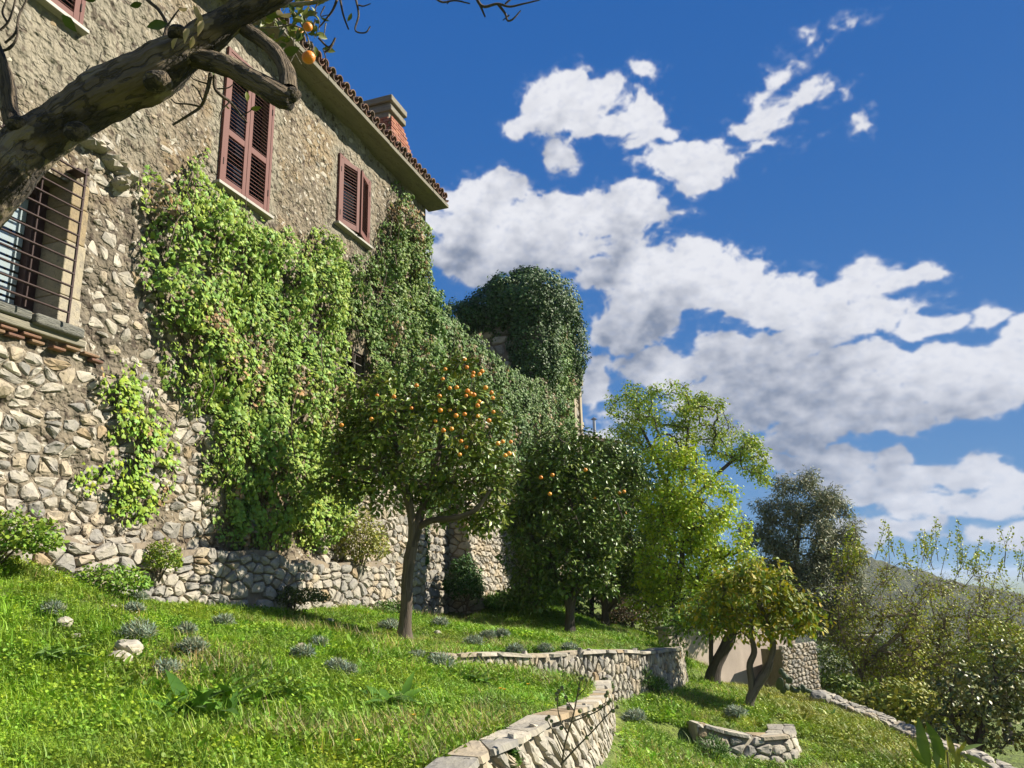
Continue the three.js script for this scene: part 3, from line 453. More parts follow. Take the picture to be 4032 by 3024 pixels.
// small barred window in the ivy
{
  const [s0, s1, y0, y1] = WS; const gr = part(house, 'window_grille', mergeGeometries([rbox(s0, s1, y0 + 0.02, y0 + 0.04, -0.05, -0.03), rbox(s0, s1, y1 - .04, y1 - .02, -0.05, -0.03)]), iron);
  for (const x of [0.28, 0.55]) part(gr, 'bar', new THREE.CylinderGeometry(0.010, 0.010, y1 - y0, 7), std(col(0.22, 0.2, 0.17))).position.set(s0 + x, (y0 + y1) / 2, -0.045);
  for (const y of [0.2, 0.4, 0.6]) part(gr, 'bar', new THREE.CylinderGeometry(0.010, 0.010, s1 - s0, 7).rotateZ(Math.PI / 2), std(col(0.22, 0.2, 0.17))).position.set((s0 + s1) / 2, y0 + y, -0.03);
}
// stones showing in the wall
{
  const list = [], map = (u, v, h) => V3(u, v, facadeH(u, v) + h), blocked = (u, v, r) => holes.some((h) => u > h[0] - r - 0.05 && u < h[1] + r + (h === WG ? 0.28 : 0.05) && v > h[2] - r - (h === WG ? 0.2 : 0.08) && v < h[3] + r + 0.03);
  const lay = (cells, f) => { for (const c of cells) { const [u, v] = c.c, r = Math.sqrt(c.A) * 0.45; if (blocked(u, v, r)) continue; const o = f(u, v, c); if (!o) continue; const g = stoneGeo(c, map, o.d, o); if (g) list.push({ geo: g, mat: o.mat ?? pickStone(), size: c.A * (o.shrink ?? 1) ** 2 * (o.pri ?? 1) }); } };
  // packed rubble under the barred window
  lay(rubble(4.5, 8.3, 2.0, 4.02, 0.116, { gap: 0.010, ax: 1.2, jit: 0.52, drop: 0.3 }), (u, v) => { const bare = fbm(u * 2.2, v * 2.2, 3, 0, 301); if (bare < 0.36 && R() < 0.6) return null; if (v > 3.9 - Math.max(0, u - 6.3) * 0.5 && R() < .2) return null; return { d: 0.026, sink: 0.02, shrink: 0.84 + R() * 0.15, mat: pickStone([4, 4, 2.2, 2.6, 3, 1.3]) }; });
  // stones in mortar beside the window
  lay(rubble(5.85, 8.3, 4.05, 7.2, 0.145, { ax: 1.2, jit: 0.5, drop: 0.2 }), (u, v) => { const k = 0.62 * smooth(7.4, 5.6, v) + 0.10; if (R() > k) return null; return { d: 0.016, sink: 0.03, shrink: 0.5 + R() * 0.45, mat: pickStone([5, 3, 5, 0.6, 1.5, 0.3]) }; });
  // flecks of stone through the plaster
  lay(rubble(4.4, 10.9, 5.9, 9.9, 0.135, { ax: 1.1, jit: 0.5 }), (u, v) => { if (u > 5.8 && u < 7.9 && v < 7.2) return null; const k = 0.30 * smooth(0.42, 0.6, fbm(u * 1.2, v * 1.2, 3, 0, 311)) * (u < 6.5 && v > 7 ? 0.4 : 1); return R() < k ? { d: 0.010, sink: 0.02, shrink: 0.3 + R() * 0.5, pri: 0.5, mat: pickStone([4, 3, 5, 0.3, 2, 0.2]) } : null; });
  lay(rubble(10.9, 14.5, 6.0, 9.9, 0.15, { ax: 1.1, jit: 0.5 }), (u, v) => { const k = 0.30 * smooth(0.4, 0.6, fbm(u * 1.2, v * 1.2, 3, 0, 311)); return R() < k ? { d: 0.010, sink: 0.02, shrink: 0.3 + R() * 0.45, pri: 0.3, mat: pickStone([4, 3, 5, 0.3, 2, 0.2]) } : null; });
  // the bare foot of the wall toward the far corner
  lay(rubble(10.6, 14.52, 1.0, 4.0, 0.15, { jit: 0.5, drop: 0.2, gap: 0.012 }), (u, v) => ({ d: 0.04, shrink: 0.95, pri: u > 11.6 ? 0.9 : 0.4, mat: pickStone([4, 3, 4, 1, 3, .3]) }));
  // the broken ledge of big stones left of the ivy
  for (const [px, py, w, h] of [[400, 575, .30, .16], [455, 640, .34, .18], [500, 690, .36, .2], [485, 720, .26, .17], [355, 560, .24, .14]]) { const [u, v] = fac(px, py, 6.95); const P = []; for (let k = 0; k < 7; k++) { const a = k / 7 * 6.283; P.push([u + Math.cos(a) * w / 2 * rr(.8, 1.15), v + Math.sin(a) * h / 2 * rr(.8, 1.15)]); } const g = stoneGeo({ P, c: [u, v] }, map, 0.14); list.push({ geo: g, mat: limestone[0], size: 1 }); }
  layStones(house, list, 'stone', 295);
}

// ================================================================ walls of the garden
const paleMortar = std(col(0.36, 0.32, 0.25), { map: stoneTint, bumpMap: stoneBump, bumpScale: 0.02 });
const behindTop = (P, lift, dist = 0.4) => { const c = new THREE.CatmullRomCurve3(P.map((p) => V3(p[0], 0, p[1])), false, 'centripetal'), L = c.getLength(); return (u) => { const t = clamp(u / L, 0, 1), p = c.getPointAt(t), d = c.getTangentAt(t); return H(p.x + d.z * dist, p.z - d.x * dist) + lift; }; };
function dryWall(name, label, P, topY, thick, batter, cell, o = {}) {
  const t = thing(name, label, o.cat ?? 'wall'), w = wallAlong(P, topY, thick, batter);
  part(t, 'core', w.core(o.inset ?? 0.05), o.core ?? earth);
  const list = []; let vmax = -9, vmin = 9; for (let u = 0; u <= w.L; u += 0.1) { vmax = Math.max(vmax, topY(u)); vmin = Math.min(vmin, w.bot(u)); }
  for (const c of rubble(o.u0 ?? 0, o.u1 ?? w.L, vmin - 0.15, vmax, cell, o.r ?? {})) { const top = topY(c.c[0]), b = w.bot(c.c[0]); if (c.c[1] > top - cell * 0.35 || c.c[1] < b - 0.12) continue; const g = stoneGeo(c, w.map, o.d ?? 0.06, { shrink: 0.97, ...(o.s ?? {}) }); if (g) list.push({ geo: g, mat: pickStone(o.w), size: c.A }); }
  if (o.coping) for (const c of rubble(0, w.L, -thick / 2 - 0.03, thick / 2 + 0.05, o.coping, { ax: 1.3, drop: 0.05, gap: o.cg ?? 0.012 })) { const g = stoneGeo(c, w.mapTop, o.cd ?? 0.05, { shrink: o.cg ? 1 : 0.98, sink: o.cg ? 0.035 : 0.08, round: o.cg ? 0.12 : 0.2 }); if (g) list.push({ geo: g, mat: pickStone(o.w), size: c.A * 1.2 }); }
  layStones(t, list, 'stone', 295); return t;
}
// low dry-stone plinth along the foot of the house
{
  const P = []; for (let s = 3.6; s <= 13.5; s += 0.9) { const p = facW(s, 0, 0.14 + (fbm(s, 2, 3) - .5) * 0.12); P.push([p.x, p.z]); }
  dryWall('dry_stone_plinth', 'low dry stone wall of grey limestone along the foot of the house', P, (u) => 2.14 - smooth(5.2, 6.6, u) * 0.12 + smooth(8.6, 9.2, u) * 0.08 + (noise2(u * 2.7, 1) - .5) * 0.16, 0.30, 0.10, 0.132, { d: 0.036, inset: 0.02, core: mortar, w: [3, 4, 1.2, 4, 1.6, 0.5], r: { drop: 0.24, gap: 0.012, jit: 0.5, ax: 1.2 } });
}
dryWall('garden_terrace_wall', 'near terrace wall of slanting pale stone slabs, running out at the bottom of the picture', NEAR_WALL, ((f) => (u) => Math.min(f(u), lerp(0.80, 0.36, smooth(4, 11.4, u))))(behindTop(NEAR_WALL, 0.035)), 0.16, 0.16, 0.15, { d: 0.02, core: paleMortar, coping: 0.26, cd: 0.003, cg: 0.005, inset: 0.02, w: [5, 3, 4, 1, 3, 0.4], r: { ax: 0.8, lean: -0.75, drop: 0.25, jit: 0.5, gap: 0.010 }, s: { round: 0.13, sink: 0.03 } });
dryWall('curved_terrace_wall', 'long curved terrace wall of upright grey stones below the fruit trees', FAR_WALL, behindTop(FAR_WALL, 0.04), 0.24, 0.08, 0.12, { d: 0.02, core: paleMortar, coping: 0.22, cd: 0.003, cg: 0.005, inset: 0.02, w: [4, 4, 3, 1.5, 2.5, 0.6], r: { ax: 0.72, lean: 0.12, gap: 0.012 } });
dryWall('small_terrace_wall', 'short rounded end of a stone terrace wall low in the right-hand lawn', WALL_B, behindTop(WALL_B, 0.02), 0.28, 0.25, 0.13, { d: 0.025, core: paleMortar, coping: 0.2, cd: 0.004, cg: 0.005, inset: 0.02, w: [4, 4, 3, 1.5, 1.5, 0.3], r: { gap: 0.014 } });
dryWall('parapet_wall', 'low pale stone parapet edging the right side of the lawn', PARAPET, behindTop(PARAPET, 0.05), 0.24, 0.03, 0.2, { d: 0.04, coping: 0.15, cd: 0.025, w: [3, 4, 3, 2.4, 1.5, 0.3], r: { gap: 0.014 } });

// ================================================================ leaves
function leafGeo(len, wid, fold = 0.25, curl = 0.15) {   // pointed leaf along +y, face to +z
  const p = [], idx = [], n = 4, prof = [0.0, 0.75, 1.0, 0.66, 0.0];
  for (let i = 0; i <= n; i++) { const t = i / n, w = prof[i] * wid / 2, y = t * len, z = -curl * len * t * t; p.push(0, y, z, -w, y, z + fold * w, w, y, z + fold * w); }
  for (let i = 0; i < n; i++) { const a = i * 3, b = a + 3; if (i > 0) idx.push(a, b + 1, a + 1, a, a + 2, b + 2); idx.push(a, b, b + 1, a, b + 2, b); }
  const g = new THREE.BufferGeometry(); g.setAttribute('position', new THREE.Float32BufferAttribute(p, 3)); g.setIndex(idx); g.computeVertexNormals(); return g;
}
function ivyLeafGeo(s) {   // five-lobed, tip to -y, face to +z
  const pts = [[0, .32], [.30, .42], [.42, .12], [.30, .02], [.34, -.22], [.14, -.20], [0, -.62], [-.14, -.20], [-.34, -.22], [-.30, .02], [-.42, .12], [-.30, .42]];
  const p = [0, 0, 0.06 * s], idx = []; for (const [x, y] of pts) p.push(x * s, y * s, -0.16 * s * Math.hypot(x, y));
  for (let i = 0; i < pts.length; i++) idx.push(0, 1 + (i + 1) % pts.length, 1 + i);
  const g = new THREE.BufferGeometry(); g.setAttribute('position', new THREE.Float32BufferAttribute(p, 3)); g.setIndex(idx); g.computeVertexNormals(); return g;
}
const _q = new THREE.Quaternion(), _m = new THREE.Matrix4(), _x = V3(), _y = V3(), _z = V3();
function placed(pos, nrm, tip, s, sy = s) {   // matrix: z along nrm, y along tip
  _z.copy(nrm).normalize(); _y.copy(tip).addScaledVector(_z, -tip.dot(_z)).normalize(); _x.crossVectors(_y, _z);
  const m = new THREE.Matrix4().makeBasis(_x.clone().multiplyScalar(s), _y.clone().multiplyScalar(sy), _z.clone().multiplyScalar(s)); return m.setPosition(pos);
}
const rdir = () => { const z = R() * 2 - 1, a = R() * 6.2832, r = Math.sqrt(1 - z * z); return V3(r * Math.cos(a), z, r * Math.sin(a)); };
const tint = (c, j, hueJ = 0.25) => { const k = 1 + (R() - .5) * 2 * j, h = 1 + (R() - .5) * 2 * hueJ; return col(c[0] * k * h, c[1] * k, c[2] * k / h); };

// ================================================================ ivy on walls
function insideDist(P, x, y) { let d = 1e9, c = false; for (let i = 0, j = P.length - 1; i < P.length; j = i++) { const [ax, ay] = P[j], [bx, by] = P[i]; if ((ay > y) !== (by > y) && x < (bx - ax) * (y - ay) / (by - ay) + ax) c = !c; const L = (bx - ax) ** 2 + (by - ay) ** 2, t = clamp(((x - ax) * (bx - ax) + (y - ay) * (by - ay)) / L, 0, 1); d = Math.min(d, Math.hypot(x - ax - (bx - ax) * t, y - ay - (by - ay) * t)); } return c ? d : -d; }
const ivyMat = leafMat(0.52, 0.14, { specularIntensity: 0.4 }), ivyGeo = ivyLeafGeo(1), stemMat = std(col(0.13, 0.095, 0.06), { bumpMap: barkBump, bumpScale: 0.004 });
function tubeOf(pts, r0, r1, sides = 5, seg = 0) { const c = new THREE.CatmullRomCurve3(pts); const n = seg || Math.max(4, pts.length * 3), g = new THREE.TubeGeometry(c, n, 1, sides), p = g.attributes.position; const q = V3(); for (let i = 0; i <= n; i++) { const o = c.getPointAt(i / n), r = lerp(r0, r1, i / n); for (let k = 0; k <= sides; k++) { const j = i * (sides + 1) + k; q.fromBufferAttribute(p, j).sub(o).multiplyScalar(r).add(o); p.setXYZ(j, q.x, q.y, q.z); } } return g; }
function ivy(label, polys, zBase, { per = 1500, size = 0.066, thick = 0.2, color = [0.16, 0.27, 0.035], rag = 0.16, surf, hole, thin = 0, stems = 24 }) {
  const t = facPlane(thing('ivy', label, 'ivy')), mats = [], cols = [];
  for (const P of polys) {
    const xs = P.map((p) => p[0]), ys = P.map((p) => p[1]), x0 = Math.min(...xs), x1 = Math.max(...xs), y0 = Math.min(...ys), y1 = Math.max(...ys), n = Math.round((x1 - x0) * (y1 - y0) * per);
    for (let i = 0; i < n; i++) {
      const x = rr(x0, x1), y = rr(y0, y1); let d = insideDist(P, x, y) + (fbm(x * 1.7, y * 1.7, 4, 0, 401) - .5) * rag * 4 * 0.6 + (noise2(x * 9, y * 9, 0, 403) - .5) * rag;
      if (d < 0) continue; if (hole && hole(x, y)) continue; const gapN = noise2(x * 4.2, y * 3.4, 0, 411) * 0.65 + noise2(x * 9, y * 8, 0, 413) * 0.35; if (gapN > 0.66 && R() < 0.9) continue;
      const f = smooth(0, 0.45, d); if (R() > 0.35 + 0.75 * f) continue;
      const patch = fbm(x * 1.4, y * 1.4, 4, 0, 405); if (thin && patch < thin && R() < 0.8) continue;
      const lump = fbm(x * 2.3, y * 1.5, 4, 0, 407), th = (0.05 + thick * f * (0.15 + 2.2 * Math.max(0, lump - 0.28))), k = Math.pow(R(), 0.55), z = zBase + 0.015 + th * k;
      // the surface of the ivy leans with its lumps
      const e = 0.08, gx = (fbm((x + e) * 2.3, y * 1.5, 2, 0, 407) - fbm((x - e) * 2.3, y * 1.5, 2, 0, 407)) / (2 * e) * thick * 1.3, gy = (fbm(x * 2.3, (y + e) * 1.5, 2, 0, 407) - fbm(x * 2.3, (y - e) * 1.5, 2, 0, 407)) / (2 * e) * thick * 1.3;
      const nrm = V3(-gx + gauss() * 0.75, -gy + 0.30 + gauss() * 0.7, 0.85), tip = V3(gauss() * 0.5, -1, 0.2);
      let p = V3(x, y, z); if (surf) p = surf(p, nrm) ?? p;
      const s = size * (0.45 + 0.95 * R()) * (0.8 + 0.2 * f), dead = fbm(x * 2.6, y * 1.1, 4, 0, 417) > 0.64 && R() < 0.6;
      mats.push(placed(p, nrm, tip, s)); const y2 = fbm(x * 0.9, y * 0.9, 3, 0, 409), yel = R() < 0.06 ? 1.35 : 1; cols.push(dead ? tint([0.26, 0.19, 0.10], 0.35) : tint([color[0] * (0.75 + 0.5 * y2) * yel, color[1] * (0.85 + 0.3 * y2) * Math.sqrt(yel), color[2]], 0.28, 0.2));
    }
    if (stems) { const gs = []; for (let i = 0; i < stems; i++) { let x = rr(x0, x1), y = rr(y0, lerp(y0, y1, 0.7)); if (insideDist(P, x, y) < 0.05) continue; const pts = []; for (let k = 0; k < 7; k++) { if (insideDist(P, x, y) < -0.1) break; const z = zBase + 0.03 + thick * (i % 3 ? 0.5 * R() : 0.7 + 0.35 * R()); pts.push(V3(x, y, z)); x += gauss() * 0.16; y += 0.18 + R() * 0.14; } if (pts.length > 3) gs.push(tubeOf(pts, 0.011, 0.004, 4)); } if (gs.length) part(t, 'stem', mergeGeometries(gs), stemMat); }
  }
  copies(t, 'foliage', ivyGeo, ivyMat, mats, cols, 'stuff'); return t;
}
const F = (pts, D = 7) => pts.map(([a, b]) => fac(a, b, D));
// ---- the low wall beyond the house, hidden under ivy, and the ivied ruin behind it
const GW = -0.30;
{
  const t = facPlane(thing('garden_wall', 'tall stone garden wall smothered in ivy beyond the corner of the house', 'wall'));
  part(t, 'core', mergeGeometries([box(14.56, 25.2, -0.2, 7.75, GW - 0.6, GW - 0.04)]), mortar);
  const list = [], map = (u, v, h) => V3(u, v, GW - 0.04 + h);
  for (const c of rubble(14.6, 20, 0.4, 3.4, 0.19)) { const g = stoneGeo(c, map, 0.06, { shrink: 0.97 }); if (g) list.push({ geo: g, mat: pickStone([2, 4, 1, 5, 1, .3]), size: c.A }); }
  layStones(t, list, 'stone', 260);
  // the battered buttress in sun
  const bt = facPlane(thing('wall_buttress', 'sunlit battered stone buttress standing out of the ivied wall behind the orange tree trunk', 'buttress')), b0 = 16.35, b1 = 20.4, topY = 4.6, zf = (y) => GW + lerp(0.85, 0.12, clamp((y - 1) / (topY - 1), 0, 1));
  const sh = new THREE.Shape([[GW - .05, 0.2], [zf(0.2) - 0.05, 0.2], [zf(topY) - 0.05, topY], [GW - .05, topY]].map((p) => new THREE.Vector2(...p)));
  part(bt, 'core', new THREE.ExtrudeGeometry(sh, { depth: b1 - b0 - 0.1, bevelEnabled: false }).rotateY(-Math.PI / 2).translate(b1 - 0.05, 0, 0), mortar);
  const l2 = [];
  for (const c of rubble(b0, b1, 0.7, topY, 0.155, { ax: 1.2, gap: 0.014 })) { const g = stoneGeo(c, (u, v, h) => V3(u, v, zf(v) - 0.05 + h), 0.055, { shrink: 0.97 }); if (g) l2.push({ geo: g, mat: pickStone([4, 3, 4, 0.4, 4, 0.6]), size: c.A }); }
  for (const c of rubble(GW, 0.62, 0.7, topY, 0.155, { gap: 0.014 })) { if (c.c[0] > zf(c.c[1]) - 0.03) continue; const g = stoneGeo(c, (u, v, h) => V3(b0 + 0.05 - h, v, u), 0.045, { shrink: 0.96 }); if (g) l2.push({ geo: g, mat: pickStone(), size: c.A }); }
  layStones(bt, l2, 'stone', 295);
}
const RU = [25.0, 30.0, -0.45];
const ruinTop = (s) => 11.6 + 0.5 * Math.sin((s - 25) * 0.6);
{
  const t = facPlane(thing('ivied_ruin', 'taller ruined stone building crowned with a dark mass of ivy', 'ruin')), [s0, s1, z0] = RU;
  part(t, 'wall', mergeGeometries([box(s0 + 0.05, s1, -0.3, 11.3, z0 - 0.7, z0 - 0.03), box(s0 + 0.05, s0 + 0.7, -0.3, 11.2, -6, z0 - 0.03), box(s1 - 0.6, s1 - 0.003, -0.3, 10.6, -6, z0 - 0.04)]), mortar);
  const list = [];
  for (const c of rubble(28.2, s1, 5.5, 11.0, 0.24, { gap: 0.02 })) { const g = stoneGeo(c, (u, v, h) => V3(u, v, z0 - 0.03 + h), 0.06, { shrink: 0.96 }); if (g) list.push({ geo: g, mat: pickStone([4, 3, 3, 0.6, 5, 1]), size: c.A }); }
  for (const c of rubble(z0 - 5, z0, 6.6, 11.2, 0.34, { gap: 0.03 })) { const g = stoneGeo(c, (u, v, h) => V3(s0 + 0.05 - h, v, u), 0.08, { shrink: 0.94 }); if (g) list.push({ geo: g, mat: pickStone(), size: c.A * 1.5 }); }
  layStones(t, list, 'stone', 290);
  const trim = std(col(0.42, 0.36, 0.26), { map: stoneTint, bumpMap: stoneBump, bumpScale: 0.008 });
  const y = (py) => fac(2300, py, 7.45)[1];
  part(t, 'pilaster', rbox(28.75, 29.05, 5.2, y(1540), z0, z0 + 0.10, 0.01), trim); part(t, 'pilaster', rbox(29.7, 30.0, 5.2, y(1540), z0, z0 + 0.10, 0.01), trim);
  part(t, 'lintel', rbox(28.6, 30.04, y(1540), y(1540) + 0.22, z0, z0 + 0.18, 0.012), trim); part(t, 'window_sill', rbox(28.6, 30.04, 5.02, 5.2, z0, z0 + 0.16, 0.012), trim);
  for (const p of [1480, 1680]) part(t, 'corbel', rbox(30.0, 30.32, y(p) - 0.1, y(p) + 0.12, z0 - 0.35, z0 + 0.06, 0.01), trim);
  for (const p of [1470, 1500, 1660]) part(t, 'cable', tubeOf([V3(27.5, y(p) + 0.02, z0 + 0.09), V3(28.7, y(p) - 0.02, z0 + 0.08), V3(30.05, y(p), z0 + 0.07)], 0.014, 0.014, 5), iron);
  part(t, 'ledge', rbox(s0 - 0.12, s0 + 0.1, 8.75, 8.92, z0 - 2.7, z0 - 1.2, 0.02), trim);
}
{
  const t = thing('far_house', 'low distant stone house with tiled roof and metal flue right of the ruin', 'house'); t.rotation.y = FA - 0.5;
  const p = at(2345, 1800, 44); t.position.set(p.x, 0, p.z);
  const top = at(2312, 1712, 44).y; part(t, 'wall', box(-2, 2.6, -2, top - 0.3, -5, 0), std(col(0.23, 0.195, 0.14), { map: stoneTint, bumpMap: stoneBump, bumpScale: 0.03 }));
  const rf = part(t, 'roof', new THREE.ExtrudeGeometry(new THREE.Shape([[0.45, top - 0.42], [0.45, top - 0.3], [-2.5, top + 0.6], [-2.5, top + 0.4]].map((q) => new THREE.Vector2(...q))), { depth: 5.2, bevelEnabled: false }).rotateY(-Math.PI / 2).translate(2.9, 0, 0), terra[3]);
  for (let s = -2.1; s < 2.8; s += 0.24) part(rf, 'roof_tile', new THREE.CylinderGeometry(0.11, 0.09, 3.1, 8, 1, false, 0, Math.PI).rotateY(-Math.PI / 2).rotateX(Math.PI / 2 - 0.0).rotateX(0.30).translate(s, top + 0.14, -1.0), terra[Math.floor(R() * 5)]);
  const fl = part(rf, 'flue', new THREE.CylinderGeometry(0.09, 0.09, 0.9, 10).translate(0.6, top + 0.6, -0.5), std(col(0.5, 0.5, 0.5), { metalness: 0.7, roughness: 0.4 })); part(rf, 'flue_cap', new THREE.ConeGeometry(0.2, 0.14, 10).translate(0.6, top + 1.14, -0.5), std(col(0.2, 0.2, 0.2), { metalness: 0.7, roughness: 0.5 }));
}
ivy('broad sheet of bright green ivy on the house wall left of the small barred window', [F([[545, 700], [585, 640], [620, 690], [640, 760], [700, 740], [735, 640], [760, 590], [800, 610], [815, 700], [850, 730], [905, 800], [960, 850], [1040, 870], [1075, 900], [1150, 880], [1170, 960], [1240, 860], [1300, 900], [1320, 1010], [1360, 1040], [1370, 1150], [1345, 1300], [1350, 1420], [1420, 1560], [1460, 1800], [1420, 1960], [1340, 2040], [1290, 2170], [1000, 2180], [860, 2120], [800, 2000], [760, 1880], [750, 1700], [690, 1580], [640, 1450], [590, 1330], [560, 1180], [530, 1000], [500, 960], [560, 940]])], 0, { per: 1450, size: 0.070, thick: 0.36, rag: 0.17, color: [0.20, 0.295, 0.042], hole: (x, y) => (x > WS[0] - .10 && x < WS[1] + 0.04 && y > WS[2] - .02 && y < WS[3] + 0.22) || (x > 7.8 && x < 9.1 && y > 7.1) || (x > 10.8 && x < 12.1 && y > 7.85) });
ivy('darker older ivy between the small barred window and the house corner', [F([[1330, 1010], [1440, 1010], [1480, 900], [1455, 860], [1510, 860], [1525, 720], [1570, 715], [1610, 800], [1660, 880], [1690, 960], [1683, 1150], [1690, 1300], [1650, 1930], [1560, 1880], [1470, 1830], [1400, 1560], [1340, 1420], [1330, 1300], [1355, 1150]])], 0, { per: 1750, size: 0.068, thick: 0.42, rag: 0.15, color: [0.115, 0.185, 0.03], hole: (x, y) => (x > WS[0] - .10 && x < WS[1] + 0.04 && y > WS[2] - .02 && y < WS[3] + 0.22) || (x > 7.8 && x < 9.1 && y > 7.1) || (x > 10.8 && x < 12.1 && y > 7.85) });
ivy('small separate patch of ivy at the left on the rubble wall', [F([[365, 1470], [390, 1400], [450, 1385], [480, 1430], [540, 1420], [560, 1500], [600, 1590], [690, 1680], [715, 1790], [690, 1900], [650, 2000], [600, 2090], [520, 2100], [440, 2060], [360, 1960], [285, 1880], [290, 1830], [350, 1840], [420, 1760], [410, 1600], [360, 1530]])], 0, { per: 1700, size: 0.07, thick: 0.17, rag: 0.16, color: [0.22, 0.32, 0.035], thin: 0.40, stems: 14 });
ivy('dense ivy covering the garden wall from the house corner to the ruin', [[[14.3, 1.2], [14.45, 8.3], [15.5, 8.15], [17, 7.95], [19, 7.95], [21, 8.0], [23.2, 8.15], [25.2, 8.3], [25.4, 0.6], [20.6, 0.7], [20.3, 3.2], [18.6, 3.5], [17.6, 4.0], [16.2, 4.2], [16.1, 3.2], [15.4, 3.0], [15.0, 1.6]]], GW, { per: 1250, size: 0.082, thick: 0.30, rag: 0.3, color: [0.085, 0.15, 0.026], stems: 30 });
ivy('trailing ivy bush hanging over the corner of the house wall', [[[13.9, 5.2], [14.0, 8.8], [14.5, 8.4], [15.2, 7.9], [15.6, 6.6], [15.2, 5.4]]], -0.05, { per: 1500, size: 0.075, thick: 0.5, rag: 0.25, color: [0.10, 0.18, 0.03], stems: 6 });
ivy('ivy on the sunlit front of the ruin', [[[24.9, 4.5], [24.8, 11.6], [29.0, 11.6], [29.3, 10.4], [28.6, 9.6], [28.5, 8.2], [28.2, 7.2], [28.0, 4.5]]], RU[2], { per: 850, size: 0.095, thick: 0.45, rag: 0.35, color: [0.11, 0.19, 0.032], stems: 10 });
{   // the crown of ivy on the ruin: a rounded bush over its top and down the shaded end wall
  const t = facPlane(thing('ivy', 'great dark rounded head of ivy on top of the ruin', 'ivy')), mats = [], cols = [];
  const lobes = [[27.7, 12.5, -1.2, .8, .6, .7], [26.1, 12.75, -1.3, .7, .5, .7], [24.9, 12.0, -1.9, .6, .55, .7], [29.0, 11.9, -0.9, .6, .7, .6], [24.8, 11.3, -3.1, .5, .4, .6], [28.9, 9.6, -0.5, .5, .9, .5], [26.4, 11.5, -1.2, 2.4, 1.55, 1.7], [28.3, 10.9, -0.9, 1.7, 1.9, 1.2], [25.6, 11.4, -2.2, 1.3, 1.15, 1.5], [25.2, 11.1, -3.7, 1.0, 0.8, 1.2], [25.1, 9.9, -0.9, 0.8, 1.7, 0.95], [25.0, 8.9, -0.8, 0.7, 1.1, 0.9], [25.0, 10.8, -4.9, 0.9, 0.6, 1.0]];
  for (const [x, y, z, a, b, c] of lobes) { const n = Math.round((a * b + b * c + a * c) * 1500); for (let i = 0; i < n; i++) { const d = rdir(), k = 0.50 + 0.72 * fbm3(d.x * 2.2 + x, d.y * 2.2, d.z * 2.2, 4) * (0.7 + 0.6 * R()) + 0.05; const p = V3(x + d.x * a * k, y + d.y * b * k, z + d.z * c * k); if (p.x > 29.8) continue; mats.push(placed(p, d.clone().add(rdir().multiplyScalar(0.7)).add(V3(0, .25, 0)), V3(gauss() * .5, -1, gauss() * .5), 0.10 * (0.6 + 0.7 * R()))); cols.push(tint([0.05, 0.098, 0.02], 0.35, 0.2)); } }
  copies(t, 'foliage', ivyGeo, ivyMat, mats, cols, 'stuff');
  part(t, 'stem', mergeGeometries([tubeOf([V3(25.0, 7.6, -1.2), V3(24.9, 9, -1.3), V3(25.1, 10.4, -1.5), V3(25.6, 11.4, -1.6)], 0.12, 0.05, 7), tubeOf([V3(25.0, 8, -2.2), V3(24.92, 9.5, -2.4), V3(25.2, 11, -2.6)], 0.07, 0.03, 6)]), stemMat);
}

